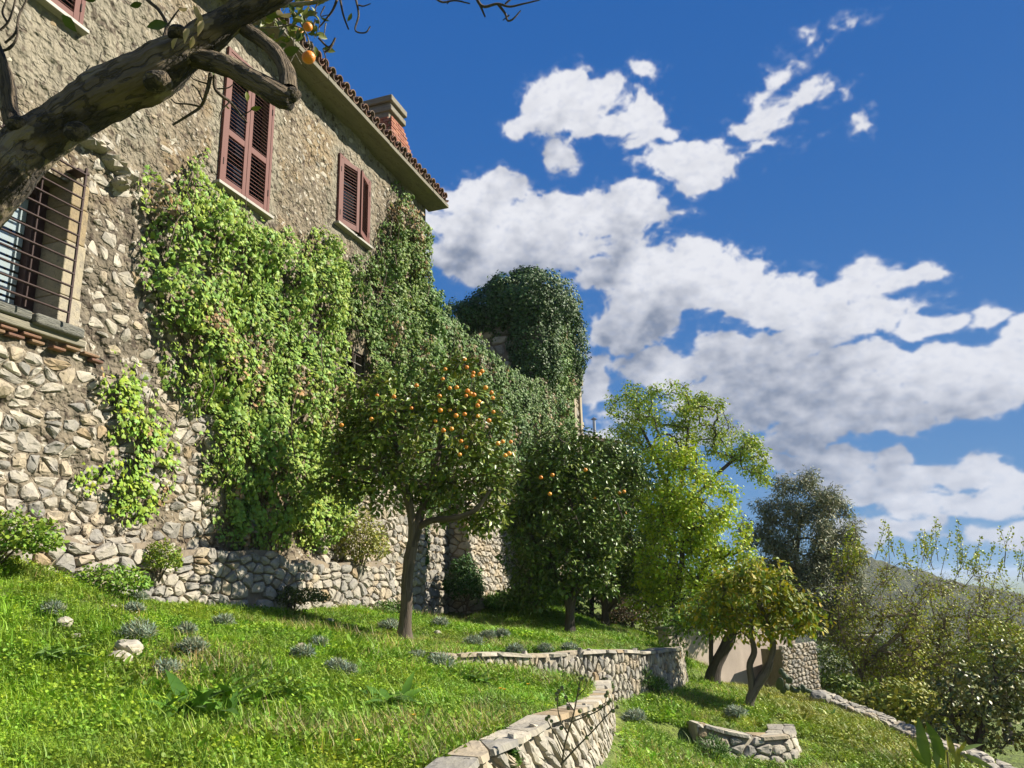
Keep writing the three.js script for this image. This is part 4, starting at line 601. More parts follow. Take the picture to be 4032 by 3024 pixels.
// ================================================================ trees
// grows limbs from the given trunk paths to leaf clumps inside lobes
function growTree(t, { limbs, lobes, clumpGap = 0.34, perClump = 40, clumpR = 0.3, leaf, mat, size, color, jit = 0.25, hueJ = 0.2, bark, up = 0.2, tipR = 0.006, twig = 3, shell = 0.5, droop = 0, maxR = 0.2, out = 0.6 }) {
  const nodes = []; const add = (p, par) => { nodes.push({ p, par, load: 0, kids: [] }); const i = nodes.length - 1; if (par >= 0) nodes[par].kids.push(i); return i; };
  const geos = []; const limbEnds = [];
  for (const L of limbs) { const pts = L.map((q) => q[0]); const c = new THREE.CatmullRomCurve3(pts); const n = Math.max(6, pts.length * 4), sides = 12, g = new THREE.TubeGeometry(c, n, 1, sides), P = g.attributes.position, UV = g.attributes.uv, len = c.getLength(); const q = V3();
    for (let i = 0; i <= n; i++) { const f = c.getUtoTmapping(i / n) * (pts.length - 1), k = Math.min(pts.length - 2, Math.floor(f)), r = lerp(L[k][1], L[k + 1][1], f - k), o = c.getPointAt(i / n); for (let s = 0; s <= sides; s++) { const j = i * (sides + 1) + s; q.fromBufferAttribute(P, j).sub(o); const kk = 1 + (fbm3(q.x * 1.3 + o.x * 3, o.y * 3.5, q.z * 1.3 + o.z * 3, 3) - .5) * 0.55; q.multiplyScalar(r * kk).add(o); P.setXYZ(j, q.x, q.y, q.z); UV.setXY(j, s / sides * 0.8, i / n * len * 0.8); } }
    g.computeVertexNormals(); geos.push(g);
    let par = -1; const st = Math.floor(pts.length * 0.45); for (let i = st; i < pts.length; i++) par = add(pts[i], par); limbEnds.push(par);
  }
  const clumps = [];
  for (const [c, rx, ry, rz, k = 1] of lobes) { const n = Math.ceil(k * (rx * ry * rz) ** (2 / 3) / (clumpGap * clumpGap) * 6.5); for (let i = 0; i < n; i++) { const d = rdir(), r = Math.pow(R(), 1 / 3) * (1 - shell) + shell * (0.75 + 0.3 * R()); clumps.push(V3(c.x + d.x * rx * r, c.y + d.y * ry * r, c.z + d.z * rz * r)); } }
  const root = nodes[nodes.length - 1].p; clumps.sort((a, b) => a.distanceToSquared(root) - b.distanceToSquared(root));
  const ends = [];
  for (const c of clumps) {
    let best = -1, bd = 1e9; for (let i = 0; i < nodes.length; i++) { const p = nodes[i].p, d = p.distanceTo(c) + Math.max(0, p.y - c.y) * 0.6; if (d < bd) { bd = d; best = i; } }
    const a = nodes[best].p, d = a.distanceTo(c), n = Math.max(1, Math.ceil(d / 0.3)); let par = best; const bend = rdir().multiplyScalar(d * 0.12); bend.y += d * up * 0.5;
    for (let i = 1; i <= n; i++) { const s = i / n; par = add(a.clone().lerp(c, s).addScaledVector(bend, Math.sin(Math.PI * s)), par); }
    ends.push(par);
  }
  for (const e of ends) { let i = e; while (i >= 0) { nodes[i].load++; i = nodes[i].par; } }
  const rad2 = (n) => Math.min(maxR, tipR * Math.pow(Math.max(1, n), 0.40));
  for (let i = 0; i < nodes.length; i++) { if (!nodes[i].load || nodes[i].par < 0) continue; const par = nodes[nodes[i].par]; if (par.kids[0] !== i && false) continue; const a = par.p, b = nodes[i].p, h = a.distanceTo(b); if (h < 1e-4) continue; const ra = Math.min(rad2(par.load), rad2(nodes[i].load) * 1.25), rb = rad2(nodes[i].load); if (rb < tipR * 0.99) continue; const g = new THREE.CylinderGeometry(rb, ra, h * 1.04, rb > 0.02 ? 7 : 4, 1, true); _q.setFromUnitVectors(V3(0, 1, 0), b.clone().sub(a).normalize()); g.applyQuaternion(_q); const m = a.clone().lerp(b, .5); g.translate(m.x, m.y, m.z); geos.push(g); }
  const tg = []; const mats = [], cols = [];
  clumps.forEach((c, i) => { const par = nodes[ends[i]].par >= 0 ? nodes[nodes[ends[i]].par].p : root; const dir = c.clone().sub(par).normalize();
    for (let k = 0; k < twig; k++) { const d = dir.clone().multiplyScalar(0.5).add(rdir()).add(V3(0, up - droop, 0)).normalize().multiplyScalar(clumpR * (0.6 + 0.6 * R())); const g = new THREE.CylinderGeometry(tipR * 0.35, tipR * 0.7, d.length(), 3, 1, true); _q.setFromUnitVectors(V3(0, 1, 0), d.clone().normalize()); g.applyQuaternion(_q); g.translate(c.x + d.x / 2, c.y + d.y / 2, c.z + d.z / 2); tg.push(g); }
    const sh = 0.85 + 0.3 * R(); const n = Math.round(perClump * (0.6 + 0.8 * R()));
    for (let k = 0; k < n; k++) { const d = rdir(), r = clumpR * Math.pow(R(), 0.45); const p = V3(c.x + d.x * r, c.y + d.y * r * 0.85, c.z + d.z * r); const nrm = d.clone().multiplyScalar(out).add(rdir().multiplyScalar(0.75)).add(V3(0, 0.55, 0)); const tip = d.clone().multiplyScalar(0.7).add(rdir().multiplyScalar(0.6)).add(V3(0, -0.25 - droop, 0)); const s = size * (0.65 + 0.6 * R()); mats.push(placed(p, nrm, tip, s)); const cc = Array.isArray(color[0]) ? color[Math.floor(R() * color.length)] : color; cols.push(tint([cc[0] * sh, cc[1] * sh, cc[2] * sh], jit, hueJ)); }
  });
  part(t, 'trunk', mergeGeometries(geos.map((g) => { const h = g.index ? g.toNonIndexed() : g; for (const k of Object.keys(h.attributes)) if (!['position', 'normal', 'uv'].includes(k)) h.deleteAttribute(k); return h; })), bark);
  if (tg.length) part(t, 'twigs', mergeGeometries(tg), bark, 'stuff');
  copies(t, 'crown', leaf, mat, mats, cols);
  return { clumps, mats };
}
const lob = (depth, list, zk = 1) => list.map(([x, y, rx, ry, k]) => { const p = at(x, y, depth), s = depth / 3028; return [p, rx * s, ry * s, rx * s * zk, k ?? 1]; });
const limb = (depth, list) => list.map(([x, y, r, dz = 0]) => [at(x, y, depth + dz), r * (depth + dz) / 3028]);
const plant = (limbs) => { const p = limbs[0][0]; p.y = Math.min(p.y, H(p.x, p.z) - 0.03); return limbs; };
const citrusLeaf = leafGeo(1, 0.48, 0.3, 0.12), ovalLeaf = leafGeo(1, 0.62, 0.2, 0.12), oliveLeaf = leafGeo(1, 0.24, 0.15, 0.05);
const citrusMat = leafMat(0.36, 0.18), softMat = leafMat(0.55, 0.35), freshMat = leafMat(0.6, 0.5), oliveMat = leafMat(0.5, 0.12), shinyMat = leafMat(0.4, 0.2);
const citrusBark = barkMat(0.17, 0.135, 0.10), greyBark = barkMat(0.17, 0.145, 0.12), darkBark = barkMat(0.10, 0.08, 0.065);
const peel = tex(256, (u, v) => grey(fbm(u * 40, v * 40, 3, 40, 71)), false);
const orangeMat = [[0.72, 0.26, 0.02], [0.66, 0.21, 0.015], [0.75, 0.31, 0.03]].map((c) => new THREE.MeshPhysicalMaterial({ color: col(...c), roughness: 0.42, bumpMap: peel, bumpScale: 0.0012 }));
const orangeGeo = (() => { const g = new THREE.SphereGeometry(1, 20, 14); const p = g.attributes.position; for (let i = 0; i < p.count; i++) { const y = p.getY(i); if (y > 0.9) p.setY(i, y - (y - 0.9) * 0.9); } g.scale(1, 0.95, 1); g.computeVertexNormals(); return g; })();
function orange(t, p, r) { const o = part(t, 'orange', orangeGeo, orangeMat[Math.floor(R() * 3)]); o.position.copy(p); o.scale.setScalar(r); o.rotation.set(R() * .8, R() * 6, R() * .8); return o; }
{
  const d = 10.9, t = thing('orange_tree', 'orange tree with many ripe oranges on a single trunk in front of the ivy', 'orange tree');
  const L = [plant(limb(d, [[1590, 2525, 36], [1592, 2480, 27], [1598, 2400, 23], [1607, 2250, 22], [1622, 2150, 21], [1645, 2070, 19], [1660, 2010, 17, .05], [1690, 1930, 15, .1], [1720, 1820, 11, .1], [1740, 1700, 8, .15]])), limb(d, [[1625, 2150, 17], [1622, 2060, 15, -.05], [1610, 1980, 16, -.1], [1560, 1890, 13, -.15], [1490, 1850, 11, -.2], [1400, 1840, 8, -.25]]), limb(d, [[1640, 2080, 14], [1700, 2050, 12, -.1], [1790, 2040, 13, -.2], [1870, 2010, 10, -.3], [1930, 1930, 7, -.3]]), limb(d, [[1615, 1990, 13], [1590, 1880, 11, .2], [1560, 1760, 9, .4], [1540, 1640, 6, .5]])];
  growTree(t, { limbs: L, lobes: lob(d, [[1630, 1740, 300, 230, 1.1], [1400, 1790, 150, 180, .9], [1880, 1740, 155, 265], [1800, 1520, 130, 130], [1540, 1960, 130, 70, .6], [1860, 1960, 150, 130], [1320, 1930, 95, 80, .7], [1500, 1600, 170, 130]], 0.9), clumpGap: 0.21, perClump: 27, clumpR: 0.2, leaf: citrusLeaf, mat: citrusMat, size: 0.095, color: [[0.105, 0.16, 0.022], [0.14, 0.20, 0.03], [0.19, 0.235, 0.04]], bark: citrusBark, tipR: 0.0055, twig: 3, jit: 0.3 });
  const z5 = (x, y) => [1700 + x * 0.4822, 1000 + y * 0.4822];
  const spots = [[1830, 1415], [1838, 1446], ...[[110, 940], [90, 1020], [340, 970], [335, 995], [410, 958], [390, 982], [147, 1095], [204, 1090], [440, 1092], [487, 1132], [292, 1118], [318, 1142], [345, 1150], [280, 1158], [498, 1176], [388, 1204], [374, 1238], [70, 1277], [148, 1275], [198, 1320], [268, 1308], [375, 1325], [503, 1290], [467, 1360], [30, 1362], [95, 1440], [162, 1428], [240, 1528], [281, 1576], [540, 1548], [646, 1534], [632, 1630], [600, 1645], [580, 1532]].map((q) => z5(...q)), [1485, 1557], [1551, 1562], [1640, 1518], [1620, 1607], [1555, 1620], [1345, 1674], [1810, 1790], [1730, 1560], [1462, 1650]];
  spots.forEach(([x, y], i) => orange(t, at(x, y, d - 0.62 - 0.62 * ((i * 37) % 10) / 10 + (x < 1500 ? 0.2 : 0)), (x < 1700 ? 0.025 : 0.029) * (0.85 + 0.3 * R())));
}
{
  const citrus = { clumpGap: 0.25, perClump: 46, clumpR: 0.25, leaf: citrusLeaf, mat: citrusMat, size: 0.105, color: [[0.085, 0.14, 0.022], [0.11, 0.17, 0.028], [0.14, 0.19, 0.035]], bark: darkBark, tipR: 0.007, twig: 2, jit: 0.3 };
  const a = thing('orange_tree', 'dark leafy orange tree left of its neighbour, its forked trunk in shade beyond the buttress', 'orange tree');
  growTree(a, { ...citrus, limbs: [plant(limb(16.4, [[2243, 2505, 24], [2243, 2450, 18], [2245, 2400, 17], [2258, 2340, 16], [2290, 2270, 13], [2320, 2180, 10]])), limb(16.4, [[2245, 2400, 15], [2225, 2330, 13], [2190, 2260, 10], [2160, 2160, 8]])], lobes: lob(16.4, [[2210, 2080, 170, 280, 1.1], [2085, 2150, 110, 220], [2330, 2060, 120, 280], [2190, 1850, 130, 130], [2120, 2330, 80, 60, .6], [2050, 1960, 60, 90], [2290, 1770, 70, 70], [2140, 1750, 60, 60], [2030, 2320, 50, 60, .6]]) });
  for (const [x, y] of [[2130, 1880], [2175, 1870], [2165, 1945], [2305, 1850]]) orange(a, at(x, y, 15.2), 0.04);
  const b = thing('orange_tree', 'orange tree with a low forking trunk beside the brown bush', 'orange tree');
  growTree(b, { ...citrus, limbs: [plant(limb(20.8, [[2383, 2482, 20], [2383, 2430, 15], [2382, 2390, 14], [2372, 2320, 12], [2365, 2230, 9]])), limb(20.8, [[2383, 2410, 13], [2410, 2380, 12], [2440, 2330, 10], [2470, 2260, 8]])], lobes: lob(20.8, [[2480, 2080, 140, 250, 1.1], [2410, 1870, 130, 140], [2560, 2260, 90, 130], [2390, 2200, 110, 130], [2330, 1800, 90, 70]]) });
  for (const [x, y] of [[2440, 1940], [2457, 1936], [2461, 2020], [2344, 1958]]) orange(b, at(x, y, 19.6), 0.047);
}
{
  const t = thing('young_elm', 'bright yellow-green leafy tree right of the dark orange trees', 'tree');
  growTree(t, { limbs: [plant(limb(18, [[2640, 2620, 20], [2645, 2500, 15], [2660, 2380, 13], [2680, 2250, 11], [2690, 2120, 8]])), limb(18, [[2660, 2400, 11], [2740, 2300, 9], [2800, 2180, 7]])], lobes: lob(18, [[2740, 1990, 170, 160], [2690, 1880, 90, 120], [2820, 2170, 150, 190], [2650, 2180, 140, 210], [2900, 2260, 90, 130], [2720, 2370, 170, 120], [2560, 2330, 70, 150, .8], [2620, 1800, 28, 75, 1.6], [2575, 1770, 22, 60, 1.6], [2700, 1790, 26, 60, 1.6], [2600, 2000, 90, 120]]), clumpGap: 0.27, perClump: 44, clumpR: 0.25, leaf: ovalLeaf, mat: freshMat, size: 0.085, color: [[0.42, 0.53, 0.035], [0.36, 0.48, 0.03], [0.50, 0.57, 0.045]], bark: darkBark, tipR: 0.006, up: 0.5 });
  const t2 = thing('tall_elm', 'tall open-crowned tree in fresh leaf, its dark limbs showing against the clouds', 'tree');
  growTree(t2, { limbs: [plant(limb(34, [[2650, 2300, 22], [2645, 2150, 17], [2640, 2000, 14], [2620, 1900, 10], [2570, 1780, 7], [2530, 1690, 5]])), limb(34, [[2642, 2040, 12], [2680, 1920, 9], [2700, 1800, 7], [2710, 1680, 5]]), limb(34, [[2642, 2080, 11], [2740, 1960, 8], [2820, 1870, 6], [2900, 1800, 4]])], lobes: lob(34, [[2500, 1610, 115, 100], [2640, 1600, 130, 95], [2770, 1650, 100, 105], [2880, 1740, 105, 75], [2950, 1815, 75, 75], [2450, 1740, 75, 90], [2600, 1750, 130, 70, .6], [2720, 1770, 110, 60, .5], [2990, 1860, 45, 50]]), clumpGap: 0.46, perClump: 44, clumpR: 0.36, leaf: ovalLeaf, mat: freshMat, size: 0.125, color: [[0.33, 0.42, 0.03], [0.38, 0.45, 0.035], [0.27, 0.38, 0.03]], bark: darkBark, tipR: 0.011, up: 0.35, twig: 2, shell: 0.6 });
  const t3 = thing('leaning_tree', 'small dark tree with a thick trunk leaning right before the plaster wall', 'tree');
  growTree(t3, { limbs: [plant(limb(13.9, [[2800, 2700, 34], [2812, 2640, 25], [2835, 2590, 23], [2865, 2530, 21], [2890, 2470, 16], [2900, 2420, 11]])), limb(13.9, [[2808, 2650, 14], [2800, 2580, 9], [2800, 2500, 7]])], lobes: lob(13.9, [[2850, 2410, 130, 60], [2740, 2420, 100, 80], [2660, 2500, 50, 60, .6], [2930, 2440, 60, 40]]), clumpGap: 0.24, perClump: 30, clumpR: 0.2, leaf: ovalLeaf, mat: softMat, size: 0.07, color: [[0.14, 0.24, 0.03], [0.2, 0.31, 0.035]], bark: darkBark, droop: 0.5 });
  const o = thing('olive_tree', 'grey-green olive tree standing dark against the clouds', 'olive tree');
  growTree(o, { limbs: [plant(limb(24, [[3125, 2740, 20], [3120, 2640, 15], [3105, 2540, 13], [3110, 2420, 11], [3130, 2250, 8], [3150, 2050, 6]])), limb(24, [[3110, 2450, 9], [3220, 2300, 7], [3280, 2150, 5]])], lobes: lob(24, [[3150, 1945, 100, 100, 1.2], [3130, 2140, 150, 160, 1.2], [3010, 2130, 80, 180], [3290, 2030, 85, 105, 1.2], [3310, 2190, 95, 120, 1.2], [3200, 2340, 160, 130, 1.3], [3050, 2350, 110, 130, 1.3], [3290, 2450, 90, 90], [3340, 2330, 60, 80]]), clumpGap: 0.34, perClump: 120, clumpR: 0.3, leaf: oliveLeaf, mat: softMat, size: 0.12, color: [[0.17, 0.19, 0.095], [0.22, 0.24, 0.13], [0.28, 0.29, 0.17]], bark: greyBark, tipR: 0.008, up: 0.3 });
  const l = thing('lemon_tree', 'small yellowish citrus tree with a twisted forked trunk on the right lawn', 'citrus tree');
  growTree(l, { limbs: [plant(limb(12.3, [[2950, 2805, 22], [2952, 2760, 18], [2975, 2712, 18], [3005, 2665, 17], [3022, 2630, 15], [3028, 2612, 11]])), limb(12.3, [[3020, 2640, 16], [3034, 2600, 11], [3045, 2540, 11], [3025, 2480, 11], [3010, 2430, 9], [2990, 2370, 7]]), limb(12.3, [[2962, 2745, 14], [2960, 2680, 13], [2952, 2620, 12], [2970, 2565, 11], [2962, 2520, 10], [2955, 2440, 8]])], lobes: lob(12.3, [[2950, 2340, 170, 100], [2800, 2400, 100, 80], [3110, 2400, 100, 95], [3000, 2260, 110, 60], [2960, 2460, 150, 50, .8], [3180, 2440, 70, 50]]), clumpGap: 0.22, perClump: 30, clumpR: 0.2, leaf: citrusLeaf, mat: freshMat, size: 0.095, color: [[0.33, 0.33, 0.02], [0.22, 0.29, 0.022], [0.44, 0.37, 0.02], [0.17, 0.24, 0.022]], bark: greyBark, tipR: 0.005, droop: 0.25 });
  const thin = (name, label, d, limbs, lobes, o) => { const v = thing(name, label, name === 'scrub_thicket' ? 'scrub' : 'tree'); growTree(v, { limbs: limbs.map((q, i) => i ? limb(d, q) : plant(limb(d, q))), lobes: lob(d, lobes), clumpGap: 0.34, perClump: 34, clumpR: 0.36, leaf: ovalLeaf, mat: freshMat, size: 0.066, color: [[0.36, 0.40, 0.035], [0.42, 0.44, 0.04], [0.30, 0.34, 0.035]], bark: barkMat(0.26, 0.20, 0.15), tipR: 0.0065, twig: 9, up: 0.6, shell: 0.35, ...o }); return v; };
  const shoots = (v, d, list) => { const gs = [], mats = [], cols = []; for (const [x, y0, y1] of list) { const a = at(x, y0, d), b = at(x + rr(-55, 55), y1, d + rr(-.5, .5)), m = a.clone().lerp(b, .5).add(V3(rr(-.08, .08), 0, rr(-.1, .1))); gs.push(tubeOf([a, m, b], 0.009, 0.003, 4)); const n = 44; for (let k = 0; k < n; k++) { const t = 0.25 + 0.75 * k / n, p = a.clone().lerp(b, t).addScaledVector(rdir(), 0.10 * (1.3 - t)); mats.push(placed(p, rdir().add(V3(0, .4, 0)), rdir().add(V3(0, .6, 0)), 0.07 * rr(.7, 1.2))); cols.push(tint([0.38, 0.42, 0.04], 0.25)); } } part(v, 'shoots', mergeGeometries(gs), barkMat(0.17, 0.13, 0.09)); copies(v, 'shoot_leaves', ovalLeaf, softMat, mats, cols); };
  const v1 = thin('twiggy_tree', 'thin twiggy tree just leafing out, with a slim bare trunk beyond the parapet', 20, [[[3381, 2850, 22], [3383, 2780, 15], [3390, 2720, 12], [3395, 2640, 11], [3420, 2540, 7], [3480, 2420, 4]], [[3393, 2660, 7], [3350, 2590, 5], [3310, 2480, 4], [3300, 2380, 3]], [[3395, 2640, 7], [3470, 2560, 5], [3560, 2480, 3]]], [[3400, 2320, 120, 120, .55], [3560, 2330, 150, 130, .5], [3480, 2500, 170, 130, 1.6], [3330, 2480, 80, 120, 1], [3560, 2630, 140, 90, 1.5], [3440, 2640, 100, 70, .8]]);
  shoots(v1, 20, [...Array(22)].map(() => { const x = rr(3290, 3680), y = rr(2190, 2290); return [x, y, y - rr(60, 170)]; }));
  const v2 = thin('twiggy_tree', 'wide twiggy tree at the right edge with upright yellow-green shoots', 21, [[[3730, 2830, 24], [3725, 2760, 16], [3700, 2680, 11], [3690, 2580, 8], [3720, 2450, 5]], [[3722, 2740, 10], [3780, 2640, 7], [3850, 2500, 5], [3900, 2380, 3]], [[3712, 2710, 7], [3640, 2620, 5], [3580, 2560, 3]]], [[3740, 2380, 170, 120, .5], [3890, 2330, 130, 120, .5], [3800, 2560, 190, 130, 1.6], [3990, 2370, 80, 130, .5], [3620, 2560, 120, 120, 1.3], [3960, 2560, 120, 100, 1.3], [3700, 2680, 150, 80, 1.3]]);
  shoots(v2, 21, [...Array(24)].map(() => { const x = rr(3640, 4050), y = rr(2200, 2330); return [x, y, y - rr(60, 180)]; }));
  const sh = thing('broadleaf_shrub', 'dense pale-leaved shrub in the bottom right corner beyond the parapet', 'shrub');
  growTree(sh, { limbs: [plant(limb(13, [[3850, 3030, 26], [3850, 2960, 20], [3860, 2880, 14], [3870, 2780, 9]])), limb(13, [[3850, 2950, 14], [3780, 2880, 10], [3740, 2820, 7]])], lobes: lob(13, [[3830, 2720, 150, 90], [3970, 2660, 90, 150], [3740, 2840, 90, 90], [3930, 2840, 110, 100], [4030, 2800, 60, 150]]), clumpGap: 0.22, perClump: 26, clumpR: 0.18, leaf: ovalLeaf, mat: shinyMat, size: 0.075, color: [[0.19, 0.195, 0.055], [0.25, 0.25, 0.09], [0.10, 0.13, 0.035]], bark: darkBark });
  const sh2 = thing('leafy_bush', 'bright leafy bush at the right edge under the wide twiggy tree', 'bush');
  growTree(sh2, { limbs: [plant(limb(17.5, [[3950, 2800, 18], [3950, 2700, 12], [3945, 2600, 8]]))], lobes: lob(17.5, [[3950, 2540, 110, 100], [3860, 2620, 90, 80], [4010, 2620, 70, 90]]), clumpGap: 0.28, perClump: 34, clumpR: 0.22, leaf: ovalLeaf, mat: softMat, size: 0.07, color: [[0.27, 0.32, 0.03], [0.33, 0.35, 0.035]], bark: darkBark });
  const hb = thing('evergreen_thicket', 'dark evergreen thicket filling the gap behind the two shaded orange trees', 'bush');
  growTree(hb, { limbs: [plant(limb(24, [[2330, 2520, 14], [2330, 2400, 9], [2335, 2300, 6]]))], lobes: lob(24, [[2230, 2080, 180, 320], [2400, 2050, 180, 310], [2570, 2090, 120, 300], [2330, 2380, 190, 120], [2110, 2250, 110, 220], [2400, 1860, 140, 110], [2250, 1870, 110, 90]]), clumpGap: 0.42, perClump: 60, clumpR: 0.38, leaf: ovalLeaf, mat: shinyMat, size: 0.13, color: [[0.07, 0.12, 0.022], [0.09, 0.15, 0.028]], bark: darkBark, twig: 1 });
  thin('scrub_thicket', 'low grey-brown scrub of bare twigs beneath the twiggy trees beyond the parapet', 24, [[[3560, 2900, 12], [3560, 2800, 8], [3570, 2720, 5]]], [[3560, 2700, 190, 80, 1.2], [3400, 2720, 110, 60], [3750, 2740, 150, 70, 1.2]], { perClump: 14, clumpGap: 0.4, twig: 14, color: [[0.2, 0.19, 0.05], [0.26, 0.26, 0.04]] });
  const bb = thing('brown_bush', 'rusty brown bush between the orange tree trunks and the bright tree', 'bush');
  growTree(bb, { limbs: [plant(limb(22, [[2490, 2520, 10], [2490, 2460, 7], [2492, 2420, 5]]))], lobes: lob(22, [[2490, 2400, 85, 70], [2560, 2430, 50, 50], [2420, 2430, 50, 50]]), clumpGap: 0.26, perClump: 40, clumpR: 0.2, leaf: ovalLeaf, mat: softMat, size: 0.05, color: [[0.12, 0.075, 0.03], [0.10, 0.085, 0.03], [0.15, 0.095, 0.035]], bark: darkBark, twig: 5 });
}

// ================================================================ the old orange tree overhead
{
  const d = 3.0, t = thing('old_orange_tree', 'thick gnarled orange tree leaning across the top left corner close to the viewer', 'orange tree');
  const gs = [];
  const limbGeo = (list, sides = 20, dd = d) => {
    const pts = list.map((q) => at(q[0], q[1], dd + (q[3] ?? 0))), c = new THREE.CatmullRomCurve3(pts), n = pts.length * 18, len = c.getLength(), g = new THREE.TubeGeometry(c, n, 1, sides), P = g.attributes.position, UV = g.attributes.uv, q = V3();
    for (let i = 0; i <= n; i++) { const f = c.getUtoTmapping(i / n) * (pts.length - 1), k = Math.min(pts.length - 2, Math.floor(f)), s = smooth(0, 1, f - k), r = lerp(list[k][2], list[k + 1][2], s) * (dd + (list[k][3] ?? 0)) / 3028, o = c.getPointAt(i / n);
      for (let a = 0; a <= sides; a++) { const j = i * (sides + 1) + a; q.fromBufferAttribute(P, j).sub(o); const e = q.clone().multiplyScalar(r).add(o); const big = fbm3(e.x * 5, e.y * 5, e.z * 5, 3, 3) - .5, rib = fbm3(q.x * 4 + q.y * 1.5, q.z * 4, i / n * len * 1.6, 3, 9) - .5; q.multiplyScalar(r * (1 + big * 0.5 + rib * 0.32 + (fbm3(e.x * 22, e.y * 22, e.z * 22, 3, 5) - .5) * 0.16)).add(o); P.setXYZ(j, q.x, q.y, q.z); UV.setXY(j, a / sides, i / n * len * 1.1); } }
    g.computeVertexNormals(); return g;
  };
  const trunk = [[-380, 2990, 198], [-370, 2400, 161], [-350, 1700, 143], [-320, 1350, 129], [-250, 1090, 120], [-150, 900, 114], [0, 717, 107], [130, 565, 101], [286, 462, 98], [447, 365, 105], [626, 277, 107], [766, 176, 85], [921, 67, 74], [1094, -36, 66], [1270, -170, 55], [1430, -330, 42, .1], [1600, -600, 31, .2]];
  gs.push(limbGeo(trunk, 44), limbGeo([[100, 575, 60], [62, 500, 38], [34, 420, 34], [26, 330, 31], [8, 250, 26], [-40, 120, 22], [-60, -60, 18]], 14), limbGeo([[740, 215, 60], [810, 238, 50], [900, 264, 50, -.03], [990, 314, 51, -.05], [1060, 352, 51, -.07], [1118, 384, 50, -.08], [1146, 398, 43, -.08], [1158, 402, 8, -.08]], 18), limbGeo([[905, 60, 45], [960, 108, 38, .03], [1010, 145, 34, .02], [1064, 186, 33, 0], [1108, 238, 34, -.04], [1132, 298, 37, -.07], [1136, 356, 40, -.08]], 16));
  // knots and a healed wound
  for (const [x, y, r] of [[620, 320, 46], [700, 130, 34], [300, 520, 40], [70, 490, 34], [1150, 372, 30]]) { const p = at(x, y, d - 0.09), g = new THREE.IcosahedronGeometry(r * d / 3028, 3), P = g.attributes.position; for (let i = 0; i < P.count; i++) { const k = 0.8 + fbm3(P.getX(i) * 30 + x, P.getY(i) * 30, P.getZ(i) * 30, 3) * 0.5; P.setXYZ(i, P.getX(i) * k * 1.25, P.getY(i) * k, P.getZ(i) * k); } g.translate(p.x, p.y, p.z); g.computeVertexNormals(); gs.push(g); }
  const flat = (g) => { const h = g.index ? g.toNonIndexed() : g; return h; };
  part(t, 'trunk', mergeGeometries(gs.map(flat)), std(col(0.24, 0.19, 0.135), { map: oldBark[0], bumpMap: oldBark[1], bumpScale: 0.05, roughness: 0.95 }));
  const twigMat = barkMat(0.13, 0.10, 0.075), paleTwig = barkMat(0.34, 0.31, 0.25);
  const twig = (pts, r0, r1, m = twigMat, dd = d + 0.05) => part(t, 'twig', tubeOf(pts.map(([x, y, z = 0]) => at(x, y, dd + z)), r0 * dd / 3028, r1 * dd / 3028, 6, pts.length * 5), m);
  twig([[830, 290], [815, 360], [790, 420, .05], [740, 455, .05], [680, 492, .05]], 10, 5); twig([[845, 300], [848, 350], [870, 375], [905, 400, .04], [950, 455, .06], [972, 482, .06]], 10, 4); twig([[800, 400], [775, 350], [755, 330]], 4, 2); twig([[790, 420], [740, 410], [690, 405], [676, 390]], 5, 3); twig([[905, 400], [870, 440], [862, 470]], 4, 2); twig([[950, 455], [980, 440], [995, 428]], 3, 2); twig([[815, 330], [760, 310], [742, 285]], 4, 2); twig([[848, 350], [900, 345], [920, 330]], 4, 2); twig([[560, 300], [655, 110], [625, 40], [580, 0], [560, -30]], 9, 8); twig([[655, 110], [680, 70], [710, 30]], 5, 3);
  twig([[300, 380], [345, 270], [352, 258]], 6, 4, paleTwig); twig([[350, 330], [385, 262], [400, 205]], 5, 3, paleTwig);
  for (const q of [[[20, 170], [60, 130], [75, 60], [110, -10]], [[5, 200], [40, 190], [65, 150], [70, 110]], [[0, 120], [30, 90], [50, 40], [60, 0]], [[30, 90], [10, 50], [25, 0]], [[65, 150], [55, 170], [10, 205]]]) twig(q, 6, 4);
  // leaning fruit spray on the right of the trunk
  const hub = [[1000, 40], [1060, 60], [1130, 30], [1200, -10]];
  twig([[960, 20], [1060, 25], [1150, 18], [1260, 5], [1330, -20]], 14, 8, paleTwig, 3.4); twig([[1010, 112], [1090, 108], [1150, 100], [1210, 120]], 5, 3, paleTwig, 3.4); twig([[1150, 40], [1190, 100], [1215, 160], [1222, 196]], 5, 4, paleTwig, 3.5);
  twig([[1330, -10], [1310, 40], [1280, 80], [1255, 110]], 7, 3, twigMat, 3.4); twig([[1340, 0], [1352, 60], [1372, 115]], 6, 4, twigMat, 3.4); twig([[1400, -10], [1412, 60], [1400, 122], [1440, 128], [1458, 104]], 6, 3, twigMat, 3.4); twig([[1255, 150], [1295, 185], [1320, 152]], 5, 4, twigMat, 3.45); twig([[1280, 206], [1300, 190], [1320, 150]], 5, 5, twigMat, 3.45); twig([[1412, 20], [1430, 24], [1460, 14]], 4, 2, twigMat, 3.4);
  // twigs hanging into the sky
  for (const [q, a, b] of [[[[1690, -30], [1740, 8], [1790, 2], [1850, 14]], 6, 3], [[[1850, -60], [1890, 20], [1910, 66]], 9, 4], [[[1860, -50], [1900, 25], [1960, 15], [2005, 26], [2060, 15], [2125, 0]], 9, 3], [[[1960, 15], [1990, 55], [2000, 82], [2016, 78], [2050, 42]], 7, 3], [[[1990, 15], [2020, -10], [2050, -30]], 5, 3], [[[2005, 60], [1980, 80]], 4, 2], [[[1770, 4], [1760, 16]], 3, 2]]) twig(q, a, b, twigMat, 3.2);
  const bl = leafGeo(1, 0.5, 0.22, 0.18), dry = leafGeo(1, 0.42, 0.75, 0.5);
